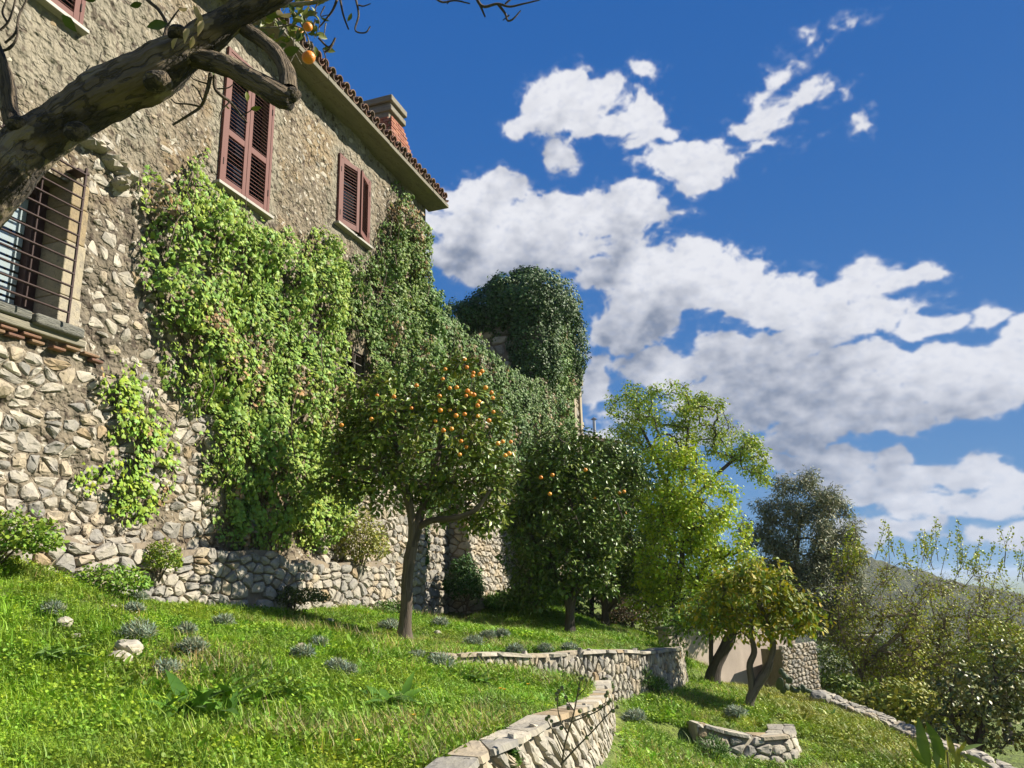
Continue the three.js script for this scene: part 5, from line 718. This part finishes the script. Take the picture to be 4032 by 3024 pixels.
  const lm = [[0.060, 0.095, 0.02], [0.09, 0.13, 0.025], [0.15, 0.17, 0.03], [0.045, 0.075, 0.018]].map((c) => leafMat(0.4, 0.2, { color: col(...c) })), dm = leafMat(0.8, 0.2, { color: col(0.42, 0.33, 0.19) });
  const leaf = (x, y, len, ang, m, dd = d - 0.02, g = bl, face = 0.6) => { const p = at(x, y, dd), toCam = camera.position.clone().sub(p).normalize(), tip = V3(Math.cos(ang), Math.sin(ang), rr(-.4, .4)); const o = part(t, g === dry ? 'dry_leaf' : 'leaf', g, m); o.applyMatrix4(placed(p, toCam.multiplyScalar(face).add(rdir().multiplyScalar(0.6)), tip, len * dd / 3028)); };
  leaf(660, 92, 95, 3.2, lm[0], 2.9, bl, 1.2); leaf(245, 55, 90, -1.2, lm[1], 2.9, bl, 1.2); leaf(240, 60, 85, -0.35, lm[0], 2.92, bl, 1.2); leaf(330, 0, 70, -0.2, lm[0]); leaf(560, 12, 60, 2.8, lm[0]); leaf(970, 360, 45, -1.5, lm[2], 3.05, bl, 1); leaf(985, 430, 50, -0.3, lm[2], 3.05, bl, 1); leaf(1108, 212, 90, 0.15, lm[1], 3.35, bl, 1.2); leaf(905, 430, 25, 2, lm[2], 3.05); leaf(830, 305, 40, 1.9, lm[1], 3.05);
  for (const [x, y, l, a] of [[760, 20, 70, -1.0], [790, 50, 80, -1.4], [800, 80, 70, -2.0], [745, 110, 70, -1.9], [700, 150, 60, -2.3], [760, 140, 60, -1.2], [1120, 60, 60, 2.6], [1150, 50, 60, 3.4], [740, 30, 50, -2.6]]) leaf(x, y, l, a, dm, 2.88, dry, 0.8);
  for (let i = 0; i < 120; i++) { const x = 1020 + 250 * R(), y = rr(-20, 185 - Math.abs(x - 1120) * 0.3); leaf(x, y, rr(28, 66), R() * 6.28, lm[R() < 0.35 ? 2 : Math.floor(R() * 3)], rr(3.3, 3.7), bl, 0.6); }
  for (let i = 0; i < 26; i++) { const x = rr(1020, 1290), y = rr(0, 215); twig([[x, y], [x + rr(-25, 25), y + rr(10, 40)], [x + rr(-40, 40), y + rr(30, 70)]], 3.5, 2, R() < .5 ? paleTwig : twigMat, rr(3.35, 3.7)); }
  leaf(1270, 190, 60, -0.1, lm[2], 3.5, bl, 1); leaf(1240, 180, 50, -0.9, lm[2], 3.5, bl, 1); leaf(1385, 50, 45, -1.0, lm[2], 3.4, bl, 1);
  orange(t, at(1215, 226, 3.25), 31 * 3.25 / 3028); orange(t, at(1212, 106, 3.3), 22 * 3.3 / 3028); orange(t, at(1180, 128, 3.85), 20 * 3.7 / 3028); orange(t, at(1212, 2, 3.6), 24 * 3.6 / 3028);
  // the crown above the frame
  const mats = [], cols = [], tg = [];
  for (const [x, y, z, r] of [[-0.9, 5.5, -2.6, 0.8], [0.3, 5.5, -2.5, 0.8], [1.2, 5.6, -2.4, 0.8], [-1.9, 5.2, -2.2, 0.75], [0.4, 5.9, -2.1, 0.8]]) for (let i = 0; i < 46; i++) { const c = V3(x, y, z).addScaledVector(rdir(), r * Math.pow(R(), 0.4)); tg.push(tubeOf([V3(x, y - 0.2, z), V3(x, y, z).lerp(c, .5).addScaledVector(rdir(), .08), c], 0.012, 0.003, 4)); for (let k = 0; k < 16; k++) { const p = c.clone().addScaledVector(rdir(), 0.17 * R()); mats.push(placed(p, rdir().add(V3(0, .5, 0)), rdir(), rr(.06, .1))); cols.push(tint([0.08, 0.125, 0.025], 0.3)); } }
  part(t, 'high_twigs', mergeGeometries(tg), twigMat, 'stuff'); copies(t, 'crown', bl, leafMat(0.4, 0.2), mats, cols);
}

// ================================================================ smaller plants, stones and garden things
function bush(name, label, cat, c, rx, ry, rz, n, leaf, mat, size, color, o = {}) {
  const t = thing(name, label, cat, o.group); t.position.copy(c); const mats = [], cols = [], gs = [];
  for (let i = 0; i < (o.stems ?? 9); i++) { const d = rdir(); d.y = Math.abs(d.y); gs.push(tubeOf([V3(0, -0.03, 0), V3(d.x * rx * .4, ry * 0.4, d.z * rz * .4), V3(d.x * rx * .85, ry * (0.5 + 0.45 * d.y), d.z * rz * .85)], o.r ?? 0.007, 0.003, 4)); }
  part(t, 'stem', mergeGeometries(gs), stemMat);
  for (let i = 0; i < n; i++) { const d = rdir(); d.y = Math.abs(d.y) * 1.0 - 0.12; const k = (0.55 + 0.45 * Math.pow(R(), 0.5)) * (0.72 + 0.5 * fbm3(d.x * 2.2 + c.x * 3, d.y * 2.2, d.z * 2.2 + c.z, 3)); const p = V3(d.x * rx * k, Math.max(0, ry * (0.45 * k + 0.6 * d.y * k)), d.z * rz * k); mats.push(placed(p, d.clone().multiplyScalar(0.5).add(rdir().multiplyScalar(.7)).add(V3(0, .4, 0)), d.clone().add(V3(0, o.upright ?? 0.3, 0)).add(rdir().multiplyScalar(.4)), size * rr(.6, 1.3))); cols.push(tint(color, 0.3, 0.2)); }
  copies(t, 'foliage', leaf, mat, mats, cols); return t;
}
const G = (x, y) => groundAt(x, y);
const needle = leafGeo(1, 0.14, 0.2, 0.1);
{
  const lav = [[535, 2535, 70, 'large silver lavender cushion just behind the split white boulder'], [757, 2580, 50, 'silver lavender cushion right of the split white boulder'], [729, 2505, 34, 'little lavender tuft above the cushion right of the split boulder'], [650, 2670, 52, 'silver lavender cushion nearest the viewer, among tall weeds'], [875, 2475, 38, 'lavender cushion at the edge of the tree shadow'], [200, 2425, 36, 'lavender cushion above left of the round white stone'], [523, 2420, 32, 'lavender tuft in the lawn midway to the dry stone plinth'], [541, 2372, 30, 'lavender tuft close under the sunlit end of the plinth'], [1252, 2555, 34, 'lavender tuft beside the small pinkish stone'], [1191, 2595, 40, 'lavender cushion just below the small pinkish stone'], [1319, 2650, 40, 'lavender cushion left of the leafy dock clump'], [1362, 2665, 36, 'second lavender cushion left of the leafy dock clump'], [1642, 2610, 36, 'lavender cushion below the orange tree trunk'], [1733, 2650, 60, 'broad lavender cushion at the left end of the curved wall'], [1532, 2485, 40, 'lavender cushion touching the left of the orange tree trunk'], [1733, 2472, 34, 'lavender cushion at the foot of the shaded wall right of the trunk'], [1867, 2548, 36, 'lavender cushion in the upper lawn left of the tree shadow'], [1921, 2522, 30, 'lavender cushion at the tip of the second tree shadow'], [1976, 2512, 26, 'small lavender cushion inside the second tree shadow'], [2028, 2582, 34, 'dark lavender cushion just above the curved wall'], [2146, 2576, 30, 'lavender cushion above the middle of the curved wall'], [2243, 2570, 30, 'lavender cushion above the curved wall below the forked tree'], [2499, 2850, 44, 'lone lavender cushion on the lower lawn below the curved wall'], [2898, 2830, 40, 'lavender cushion just below the twisted citrus trunk']];
  for (const [x, y, r, l] of lav) { const p = G(x, y), k = p.distanceTo(camera.position) / 3028; bush('lavender', l, 'lavender', p, r * k * 0.9, r * k * 1.05, r * k * 0.9, 900, needle, softMat, 0.062 * Math.min(1, 0.6 + k * 100), [0.26, 0.31, 0.21], { upright: 1.1, group: 'silver lavender cushions in the grass' }); }
  const docks = [[800, 2830, 0.30, 16, 'largest clump of long dock leaves low in the left lawn'], [960, 2780, 0.26, 12, 'dock clump just right of the largest one'], [640, 2850, 0.22, 10, 'dock clump left of the largest one'], [1110, 2760, 0.20, 10, 'thin dock clump further up the lawn'], [1526, 2790, 0.27, 15, 'leafy dock clump in the middle lawn left of the curved wall'], [1860, 2690, 0.18, 9, 'small dock clump near the left end of the curved wall'], [200, 2600, 0.22, 9, 'pale broad-leaved weed at the far left of the lawn'], [3000, 2960, 0.14, 8, 'dark weed clump behind the rounded wall end'], [3270, 2830, 0.16, 8, 'dark weed clump on the yellowish lawn near the parapet']];
  const dl = leafGeo(1, 0.30, 0.16, 0.75), dmat = [[0.075, 0.17, 0.022], [0.115, 0.24, 0.03], [0.055, 0.13, 0.018], [0.18, 0.30, 0.08]].map((c) => leafMat(0.42, 0.3, { color: col(...c) }));
  for (const [x, y, len, n, l] of docks) { const p = G(x, y), t = thing('dock_plant', l, 'plant', 'dock plants in the grass'); t.position.copy(p); for (let i = 0; i < n * 2.8; i++) { const a = i * 2.4 + R(), e = 0.35 + R() * 0.85; const tip = V3(Math.cos(a) * Math.cos(e), Math.sin(e), Math.sin(a) * Math.cos(e)), nrm = V3(-Math.cos(a) * Math.sin(e), Math.cos(e), -Math.sin(a) * Math.sin(e)).add(rdir().multiplyScalar(0.3)); const m = part(t, 'leaf', dl, dmat[x === 200 ? 3 : Math.floor(R() * 3)]); m.applyMatrix4(placed(V3(Math.cos(a) * 0.03 + gauss() * len * .6, 0.02, Math.sin(a) * 0.03 + gauss() * len * .6), nrm, tip, len * 1.0 * rr(.45, 1.15))); } }
  // loose stones
  const rocks = [[249, 2470, 26, 'round white stone alone in the grass at the left'], [498, 2592, 46, 'upper half of the split white boulder in the grass'], [462, 2618, 34, 'lower half of the split white boulder in the grass'], [444, 2398, 12, 'small white stone in the grass near the plinth'], [298, 2520, 16, 'flat white stone between the round stone and the split boulder'], [1185, 2556, 16, 'small pinkish stone at the edge of the tree shadow'], [1300, 2452, 12, 'tiny white stone in the tree shadow'], [1721, 2500, 12, 'little white stone right of the orange tree trunk'], [3229, 2770, 30, 'rounded boulder at the far end of the parapet']];
  for (const [x, y, r, l] of rocks) { const p = G(x, y), k = p.distanceTo(camera.position) / 3028, g = new THREE.IcosahedronGeometry(1, 3), P = g.attributes.position; for (let i = 0; i < P.count; i++) { const q = V3(P.getX(i), P.getY(i), P.getZ(i)), f = 0.65 + 0.75 * fbm3(q.x * 1.3 + x, q.y * 1.3, q.z * 1.3, 3) + Math.max(0, Math.abs(fbm3(q.x * 2 + x, q.y * 3, q.z * 2, 2) - .5) - .1) * 0.5; P.setXYZ(i, q.x * f * 1.15, q.y * f * 0.72, q.z * f); const u = g.attributes.uv; u.setXY(i, q.x * 0.2 + x, q.y * 0.2); } const s = toCreasedNormals(mergeVertices((g.deleteAttribute('normal'), g)), 0.5); s.scale(r * k, r * k, r * k); const m = solo('stone', s, x === 1185 ? limestone[4] : limestone[x === 3229 ? 3 : 2], l, 'stone'); m.position.copy(p); m.position.y += r * k * 0.62; m.rotation.y = R() * 6; }
  // yellow flowers
  const petal = leafGeo(1, 0.5, 0.1, -0.2), fm = std(col(0.75, 0.42, 0.01), { roughness: 0.6 }), sm = std(col(0.12, 0.22, 0.03));
  for (const [x, y, l] of [[1973, 2775, 'left of the two yellow flowers side by side in the middle lawn'], [1988, 2779, 'right of the two yellow flowers side by side in the middle lawn'], [2082, 2752, 'single yellow flower nearest the slanting terrace wall'], [1630, 2895, 'orange-yellow flower below the leafy dock clump'], [1408, 3010, 'yellow flower at the bottom edge left of the terrace wall'], [2934, 2812, 'yellow flower beside the twisted citrus trunk']]) { const p = G(x, y), t = thing('yellow_flower', l, 'flower', 'yellow flowers in the grass'); t.position.copy(p); part(t, 'stem', new THREE.CylinderGeometry(0.0025, 0.003, 0.12, 5).translate(0, 0.06, 0), sm); for (let k = 0; k < 10; k++) { const a = k / 10 * 6.283; part(t, 'petal', petal, fm).applyMatrix4(placed(V3(0, 0.12, 0), V3(Math.cos(a) * -.3, 1, Math.sin(a) * -.3), V3(Math.cos(a), 0.35, Math.sin(a)), 0.022)); } part(t, 'flower_heart', new THREE.SphereGeometry(0.007, 8, 6).scale(1, .6, 1).translate(0, 0.122, 0), std(col(0.6, 0.3, 0.01))); }
}
// shrubs along the walls
const pf = (s, y, z) => facW(s, y, z);
bush('shrub', 'rounded green shrub hiding the left end of the dry stone plinth', 'shrub', pf(4.9, 1.85, 0.55), 0.62, 0.5, 0.3, 2600, ovalLeaf, softMat, 0.045, [0.19, 0.29, 0.03]);
bush('shrub', 'sprawling green shrub at the foot of the plinth below the small ivy patch', 'shrub', pf(6.15, 1.55, 0.55), 0.45, 0.36, 0.3, 1700, ovalLeaf, softMat, 0.04, [0.18, 0.30, 0.03]);
bush('shrub', 'creeper tuft spilling over the top of the plinth', 'shrub', pf(6.95, 1.75, 0.42), 0.28, 0.45, 0.16, 1300, ovalLeaf, softMat, 0.035, [0.22, 0.30, 0.03]);
bush('shrub', 'brownish low shrub in shade at the middle of the plinth', 'shrub', pf(9.3, 1.35, 0.55), 0.5, 0.3, 0.25, 1500, ovalLeaf, softMat, 0.04, [0.12, 0.14, 0.035]);
bush('shrub', 'pale dry shrub climbing the wall left of the orange tree trunk', 'shrub', pf(11.4, 1.7, 0.3), 0.5, 1.25, 0.26, 2600, ovalLeaf, softMat, 0.045, [0.33, 0.34, 0.07], { stems: 26 });
bush('shrub', 'low bushy weeds at the corner of the plinth behind the orange tree', 'shrub', pf(11.9, 1.1, 0.55), 0.5, 0.3, 0.25, 1400, ovalLeaf, softMat, 0.04, [0.11, 0.2, 0.03]);
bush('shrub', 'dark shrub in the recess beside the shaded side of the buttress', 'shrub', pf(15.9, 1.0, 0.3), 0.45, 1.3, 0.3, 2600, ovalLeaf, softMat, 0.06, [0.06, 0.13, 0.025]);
bush('shrub', 'grassy mound of weeds at the foot of the sunlit buttress', 'shrub', pf(16.9, 1.0, 1.25), 1.2, 0.40, 0.5, 4200, needle, softMat, 0.16, [0.15, 0.28, 0.03], { upright: 1 });
bush('shrub', 'leafy ivy bush hanging over the right side of the buttress', 'shrub', pf(19.8, 1.4, 0.4), 0.9, 2.5, 0.5, 5200, ovalLeaf, softMat, 0.075, [0.13, 0.22, 0.03], { stems: 20 });
{ let k = 0; for (const [x, y, r, l] of [[2530, 2735, 60, 'dark weeds growing against the curved wall near its right end'], [2590, 2745, 45, 'last tuft of weeds against the curved wall at its corner'], [2370, 2735, 40, 'weeds where the two terrace walls meet'], [2810, 3010, 60, 'tufts of grass in front of the rounded wall end'], [1960, 3050, 60, 'small plant rooted in the slanting wall at the bottom edge']]) { const p = G(x, y), s = p.distanceTo(camera.position) / 3028; bush('weed', l, 'weeds', p, r * s, r * s * 1.5, r * s * .7, 700, k++ === 4 ? ovalLeaf : needle, softMat, 0.07, [0.10, 0.19, 0.03], { upright: 0.9 }); } }
for (const [x, y, d, rx, ry, l, c] of [[3330, 2700, 19, .8, .8, 'low green bush at the foot of the slim bare trunk beyond the parapet', [0.18, 0.25, 0.03]], [3480, 2760, 18, .9, .7, 'bush beyond the middle of the parapet', [0.24, 0.26, 0.04]], [3600, 2800, 17, .9, .8, 'yellow-green bush beyond the near half of the parapet', [0.30, 0.32, 0.04]], [3300, 2600, 26, 1.4, 1.5, 'tall dark bush behind the slim bare trunk', [0.12, 0.17, 0.03]], [3560, 2640, 27, 1.7, 1.8, 'broad dark bush behind the twiggy trees', [0.13, 0.18, 0.03]], [3820, 2650, 26, 1.8, 1.9, 'large dark bush behind the leafy bush at the right edge', [0.13, 0.19, 0.03]]]) { const p = at(x, y, d); bush('wild_bush', l, 'bush', onG(p.x, p.z), rx, ry * 1.3, rx, 2600, ovalLeaf, softMat, 0.11, c, { r: 0.015, stems: 16 }); }
// dried branching stalk in front of the slanting wall
{
  const d = 4.9, t = thing('dried_stalk', 'tall branching seed stalk with round buds in front of the slanting wall', 'plant'), m = std(col(0.12, 0.10, 0.05)), bm = std(col(0.17, 0.19, 0.07));
  const z7 = (x, y) => [1344 + x * 0.6076, 2016 + y * 0.6076]; const g0 = at(...z7(1450, 1900), d); g0.y = H(g0.x, g0.z) - 0.02;
  const st = (pts, a, b) => { const P = pts.map((q) => q.isVector3 ? q : at(...z7(q[0], q[1]), d + (q[2] ?? 0))); part(t, 'stem', tubeOf(P, a, b, 6), m); const e = P[P.length - 1]; const k = part(t, 'bud', new THREE.IcosahedronGeometry(0.011, 2).scale(1, 1.2, 1), bm); k.position.copy(e); return P; };
  st([g0, [1430, 1659], [1455, 1480], [1500, 1330], [1530, 1190], [1550, 1080]], 0.009, 0.004); st([[1420, 1640], [1520, 1530], [1620, 1430], [1740, 1300], [1790, 1262]], 0.006, 0.003); st([[1490, 1360], [1570, 1330], [1660, 1290], [1730, 1240]], 0.005, 0.003); st([[1440, 1560], [1390, 1450], [1350, 1380], [1330, 1340]], 0.005, 0.003); st([[1470, 1440], [1420, 1350], [1400, 1230], [1410, 1160]], 0.005, 0.003); st([[1510, 1290], [1470, 1230], [1430, 1140]], 0.004, 0.002); st([[1525, 1200], [1580, 1140], [1590, 1090]], 0.004, 0.002); st([[1620, 1430], [1590, 1380], [1600, 1320]], 0.004, 0.002); st([[1500, 1550], [1570, 1480], [1590, 1460]], 0.004, 0.002); st([[1700, 1335], [1710, 1240], [1725, 1170]], 0.004, 0.002); st([[1740, 1300], [1760, 1250], [1745, 1220]], 0.003, 0.002); st([[1540, 1130], [1520, 1080], [1530, 1050]], 0.003, 0.002);
  for (const [x, y] of [[1345, 1325], [1362, 1355], [1425, 1400], [1395, 1215], [1455, 1200], [1540, 1150], [1470, 1270], [1640, 1280], [1680, 1260], [1560, 1080], [1580, 1060], [1545, 1290], [1620, 1400], [1395, 1180], [1760, 1290], [1715, 1190]]) { const k = part(t, 'bud', new THREE.IcosahedronGeometry(0.010 + R() * .003, 2), bm); k.position.copy(at(...z7(x, y), d)); }
}
// young plant poking in at the bottom right
{
  const d = 4.6, t = thing('young_plant', 'young plant with long yellow-green leaves at the bottom right edge', 'plant'), lm = [[0.12, 0.2, 0.03], [0.30, 0.30, 0.03], [0.17, 0.24, 0.06]].map((c) => leafMat(0.4, 0.35, { color: col(...c) })), lg = leafGeo(1, 0.24, 0.25, 0.12);
  const base = at(3740, 3200, d); base.y = H(base.x, base.z) - 0.02; const st = [base, at(3740, 3150, d), at(3735, 3040, d), at(3730, 2960, d)]; part(t, 'stem', tubeOf(st, 0.008, 0.004, 6), std(col(0.16, 0.15, 0.06)));
  for (const [x, y, l, a, m, f] of [[3665, 3040, 190, 1.85, 0, 1.2], [3650, 3020, 100, 2.0, 0, .6], [3690, 3030, 110, 1.4, 2, 1], [3722, 3000, 170, 2.0, 0, .5], [3762, 2990, 95, 1.65, 1, 1], [3745, 3035, 110, 1.6, 1, 1], [3770, 2970, 60, 0.9, 1, 1], [3780, 2960, 90, 0.25, 2, .5], [3790, 2965, 100, 0.0, 2, .8], [3716, 3040, 60, 2.2, 1, 1], [3765, 3040, 90, 1.3, 1, .8]]) { const p = at(x, y, d); part(t, 'leaf', lg, lm[m]).applyMatrix4(placed(p, camera.position.clone().sub(p).normalize().multiplyScalar(f).add(rdir().multiplyScalar(.5)), V3(Math.cos(a), Math.sin(a), rr(-.2, .2)), l * d / 3028)); }
}
// the plaster wall at the back of the lower lawn, its rubble end, the prickly pear
{
  const wallBox = (a, b, top, name, label, mat, th) => { const L = Math.hypot(b.x - a.x, b.z - a.z), t = thing(name, label, 'wall'); t.position.set(a.x, 0, a.z); t.rotation.y = Math.atan2(-(b.z - a.z), b.x - a.x); const bot = Math.min(H(a.x, a.z), H(b.x, b.z)) - 1.2; part(t, 'core', new THREE.BoxGeometry(L, top - bot, th, 1, 1, 1).translate(L / 2, (top + bot) / 2, -th / 2), mat); return [t, L, bot]; };
  const plasterTex = tex(512, (u, v) => { const a = fbm(u * 5, v * 5, 5, 5, 81), b = fbm(u * 30, v * 8, 4, 30, 82), k = 0.82 + 0.3 * (a - .5) + 0.25 * (b - .5); return [0.56 * k, 0.46 * k, 0.37 * k]; }, true);
  const a = at(2640, 2600, 17.0), b = at(3140, 2600, 19.6), top = at(2900, 2468, 17.7).y; const [pw, L] = wallBox(a, b, top, 'plaster_wall', 'smooth pinkish plaster wall behind the trees at the back of the lower lawn', std(col(1, 1, 1), { map: plasterTex, bumpMap: stoneBump, bumpScale: 0.006 }), 0.3);
  part(pw, 'coping', rbox(-0.05, L + .05, top, top + 0.07, -0.36, 0.05, 0.012), concrete);
  const c = at(3085, 2650, 17.9), e = at(3222, 2650, 18.9), t2 = at(3120, 2545, 17.7).y; const [rw, L2, bot] = wallBox(c, e, t2 - 0.08, 'rubble_wall', 'rough pale rubble wall end right of the prickly pear', mortar, 0.5); const list = [];
  for (const q of rubble(0, L2, bot + 0.5, t2, 0.10)) { const g = stoneGeo(q, (u, v, h) => V3(u, v, h), 0.035, { shrink: 0.95 }); if (g) list.push({ geo: g, mat: pickStone([3, 3, 4, 0.6, 4, 0.4]), size: q.A }); } layStones(rw, list, 'stone', 220);
  const z = (x, y) => [2640 + x * 0.2939, 2466 + y * 0.2939], d = 15.0, pp = thing('prickly_pear', 'dark prickly pear with flat oval pads at the end of the lawn', 'cactus'), pm = std(col(0.085, 0.12, 0.06), { roughness: 0.6, bumpMap: peel, bumpScale: 0.004 });
  for (const [x, y, rx, ry, ro] of [[1465, 770, 48, 78, .25], [1480, 605, 32, 40, .2], [1522, 655, 34, 48, -.3], [1590, 725, 46, 42, -.6], [1560, 690, 30, 46, -.4], [1562, 815, 36, 44, -.4], [1640, 850, 48, 34, .5], [1720, 830, 24, 26, 0], [1775, 838, 36, 56, -.15], [1850, 865, 42, 26, .2], [1625, 810, 20, 22, 0], [1690, 865, 40, 24, 0], [1510, 850, 40, 50, .1]]) { const p = at(...z(x, y), d + rr(-.1, .1)), s = 0.2939 * d / 3028; const m = part(pp, 'pad', new THREE.SphereGeometry(1, 16, 12), pm); m.position.copy(p); m.scale.set(rx * s, ry * s, 0.022); m.rotation.set(rr(-.2, .2), rr(-.5, .5), -ro); }
  // far terraces seen through the twigs
  for (const [x0, x1, y, dd, l] of [[3230, 3480, 2518, 44, 'upper pale terrace wall far off between the twigs'], [3250, 3470, 2556, 40, 'lower pale terrace wall far off between the twigs']]) { const p = at(x0, y, dd), q = at(x1, y, dd), t = thing('far_terrace_wall', l, 'wall'); t.position.copy(p); const Lf = q.x - p.x; part(t, 'face', rbox(0, Lf, -0.3, 0, -0.5, 0, 0.03), std(col(0.32, 0.28, 0.22), { map: stoneTint, bumpMap: stoneBump, bumpScale: 0.05 })); part(t, 'coping', rbox(-0.1, Lf + .1, 0, 0.16, -0.55, 0.06, 0.03), limestone[0]); }
}
// ================================================================ grass
{
  const g = new THREE.Group(); g.name = 'grass'; scene.add(g); g.userData = { kind: 'stuff', label: 'lush green spring grass, clover and small weeds over the terraces', category: 'grass' };
  const blade = (h, w, a, lean, x, z) => { const p = [], n = 2, dx = Math.cos(a), dz = Math.sin(a); for (let i = 0; i <= n; i++) { const t = i / n, ww = w * (1 - t * 0.9) / 2, o = lean * t * t; p.push(x + dx * o - dz * ww, h * t * (1 - 0.25 * lean / h * t), z + dz * o + dx * ww, x + dx * o + dz * ww, h * t * (1 - 0.25 * lean / h * t), z + dz * o - dx * ww); } const q = new THREE.BufferGeometry(); q.setAttribute('position', new THREE.Float32BufferAttribute(p, 3)); q.setIndex([0, 1, 3, 0, 3, 2, 2, 3, 5, 2, 5, 4]); q.computeVertexNormals(); return q; };
  const tuft = (n, h, w, spread) => mergeGeometries([...Array(n)].map(() => blade(h * rr(.5, 1.2), w * rr(.7, 1.3), R() * 6.28, h * rr(.2, .9), gauss() * spread, gauss() * spread)));
  const clover = (n, h, s, spread) => mergeGeometries([...Array(n)].map(() => { const q = new THREE.CircleGeometry(s * rr(.6, 1.2), 6).rotateX(-Math.PI / 2); q.deleteAttribute('uv'); q.rotateX(gauss() * 0.7).rotateZ(gauss() * 0.7).translate(gauss() * spread, h * rr(.3, 1.1), gauss() * spread); return q; }));
  const weed = (n, h, s, spread) => mergeGeometries([...Array(n)].map(() => { const q = leafGeo(s * rr(.6, 1.3), s * rr(.25, .45), 0.2, 0.4); q.rotateX(-0.3 - R() * 0.9).rotateY(R() * 6.28).translate(gauss() * spread, h * R() * 0.5, gauss() * spread); return q; }));
  const kinds = [tuft(20, 0.052, 0.0045, 0.05), tuft(10, 0.10, 0.0055, 0.06), clover(26, 0.045, 0.0085, 0.06), clover(24, 0.032, 0.007, 0.06), weed(11, 0.05, 0.055, 0.06), tuft(7, 0.10, 0.004, 0.05)], wgt = [0.40, 0.11, 0.19, 0.14, 0.14, 0.02];
  const mats = kinds.map(() => []), cols = kinds.map(() => []), pr = V3();
  const walls = [NEAR_WALL, FAR_WALL, WALL_B];
  for (let n = 0; n < 560000; n++) {
    const x = rr(-6, 8), z = rr(-22, -2.2), dist = Math.hypot(x, z);
    const dens = clamp(9 / dist / dist, 0, 1) * 1.0 + 0.10; if (R() > dens * 1.6) continue;
    if (x * -OUT.x - z * OUT.z > 6.62) continue;
    if (Math.abs(sdLine(NEAR_WALL, x, z)[0] + 0.08) < 0.22 && z > -10.9) continue;
    if (x > -0.8 && x < 2.55 && Math.abs(sdLine(FAR_WALL, x, z)[0] + 0.04) < 0.18) continue;
    if (x > 1.5 && x < 3.8 && z > -12.3 && Math.abs(sdLine(WALL_B, x, z)[0] + 0.05) < 0.2) continue;
    const pd = sdLine(PARAPET, x, z)[0]; if (Math.abs(pd) < 0.24 || pd < -3) continue;
    const y = H(x, z); pr.set(x, y + 0.05, z).project(camera); if (Math.abs(pr.x) > 1.06 || pr.y < -1.12 || pr.y > 1) continue;
    let k = R(), i = 0; const rich = fbm(x * 0.8 + 3, z * 0.8, 3, 0, 501); k += (rich - .5) * 0.7; k = clamp(k, 0, 0.999); while (i < 5 && (k -= wgt[i]) > 0) i++;
    const hgt = 0.75 + 0.7 * smooth(0.4, 0.7, fbm(x * 0.55, z * 0.55, 3, 0, 503)), s = (0.75 + 0.5 * R()) * hgt * (1 + dist * 0.022) * (i === 1 ? 1 : 1);
    const m = new THREE.Matrix4().makeRotationFromEuler(new THREE.Euler(gauss() * 0.12, R() * 6.28, gauss() * 0.12)); m.scale(V3(s, s * (0.8 + 0.4 * R()), s)); m.setPosition(x, y - 0.005, z); mats[i].push(m);
    const dryK = smooth(2.6, 4.8, x) * smooth(-9, -12, z) * 0.55 + smooth(0.58, 0.72, fbm(x * 0.7 + 20, z * 0.7, 3, 0, 505)) * 0.25, c = i === 5 ? [0.5, 0.42, 0.2] : i < 2 ? [0.235, 0.40, 0.032] : i === 4 ? [0.18, 0.34, 0.03] : [0.255, 0.42, 0.036]; const tone = 0.72 + 0.62 * fbm(x * 2.6, z * 2.6, 3, 0, 507); cols[i].push(tint([lerp(c[0] * 1.08, 0.36, dryK) * tone, lerp(c[1], 0.34, dryK) * tone, lerp(c[2], 0.05, dryK)], 0.3, 0.2));
  }
  const gm = leafMat(0.5, 0.45); kinds.forEach((q, i) => { q.deleteAttribute('uv'); copies(g, ['grass_tufts', 'long_grass', 'clover', 'low_clover', 'broad_weeds', 'dry_straw'][i], q, gm, mats[i], cols[i], 'stuff'); });
  console.log('grass', mats.map((m) => m.length).join(' '));
}
renderer.render(scene, camera);
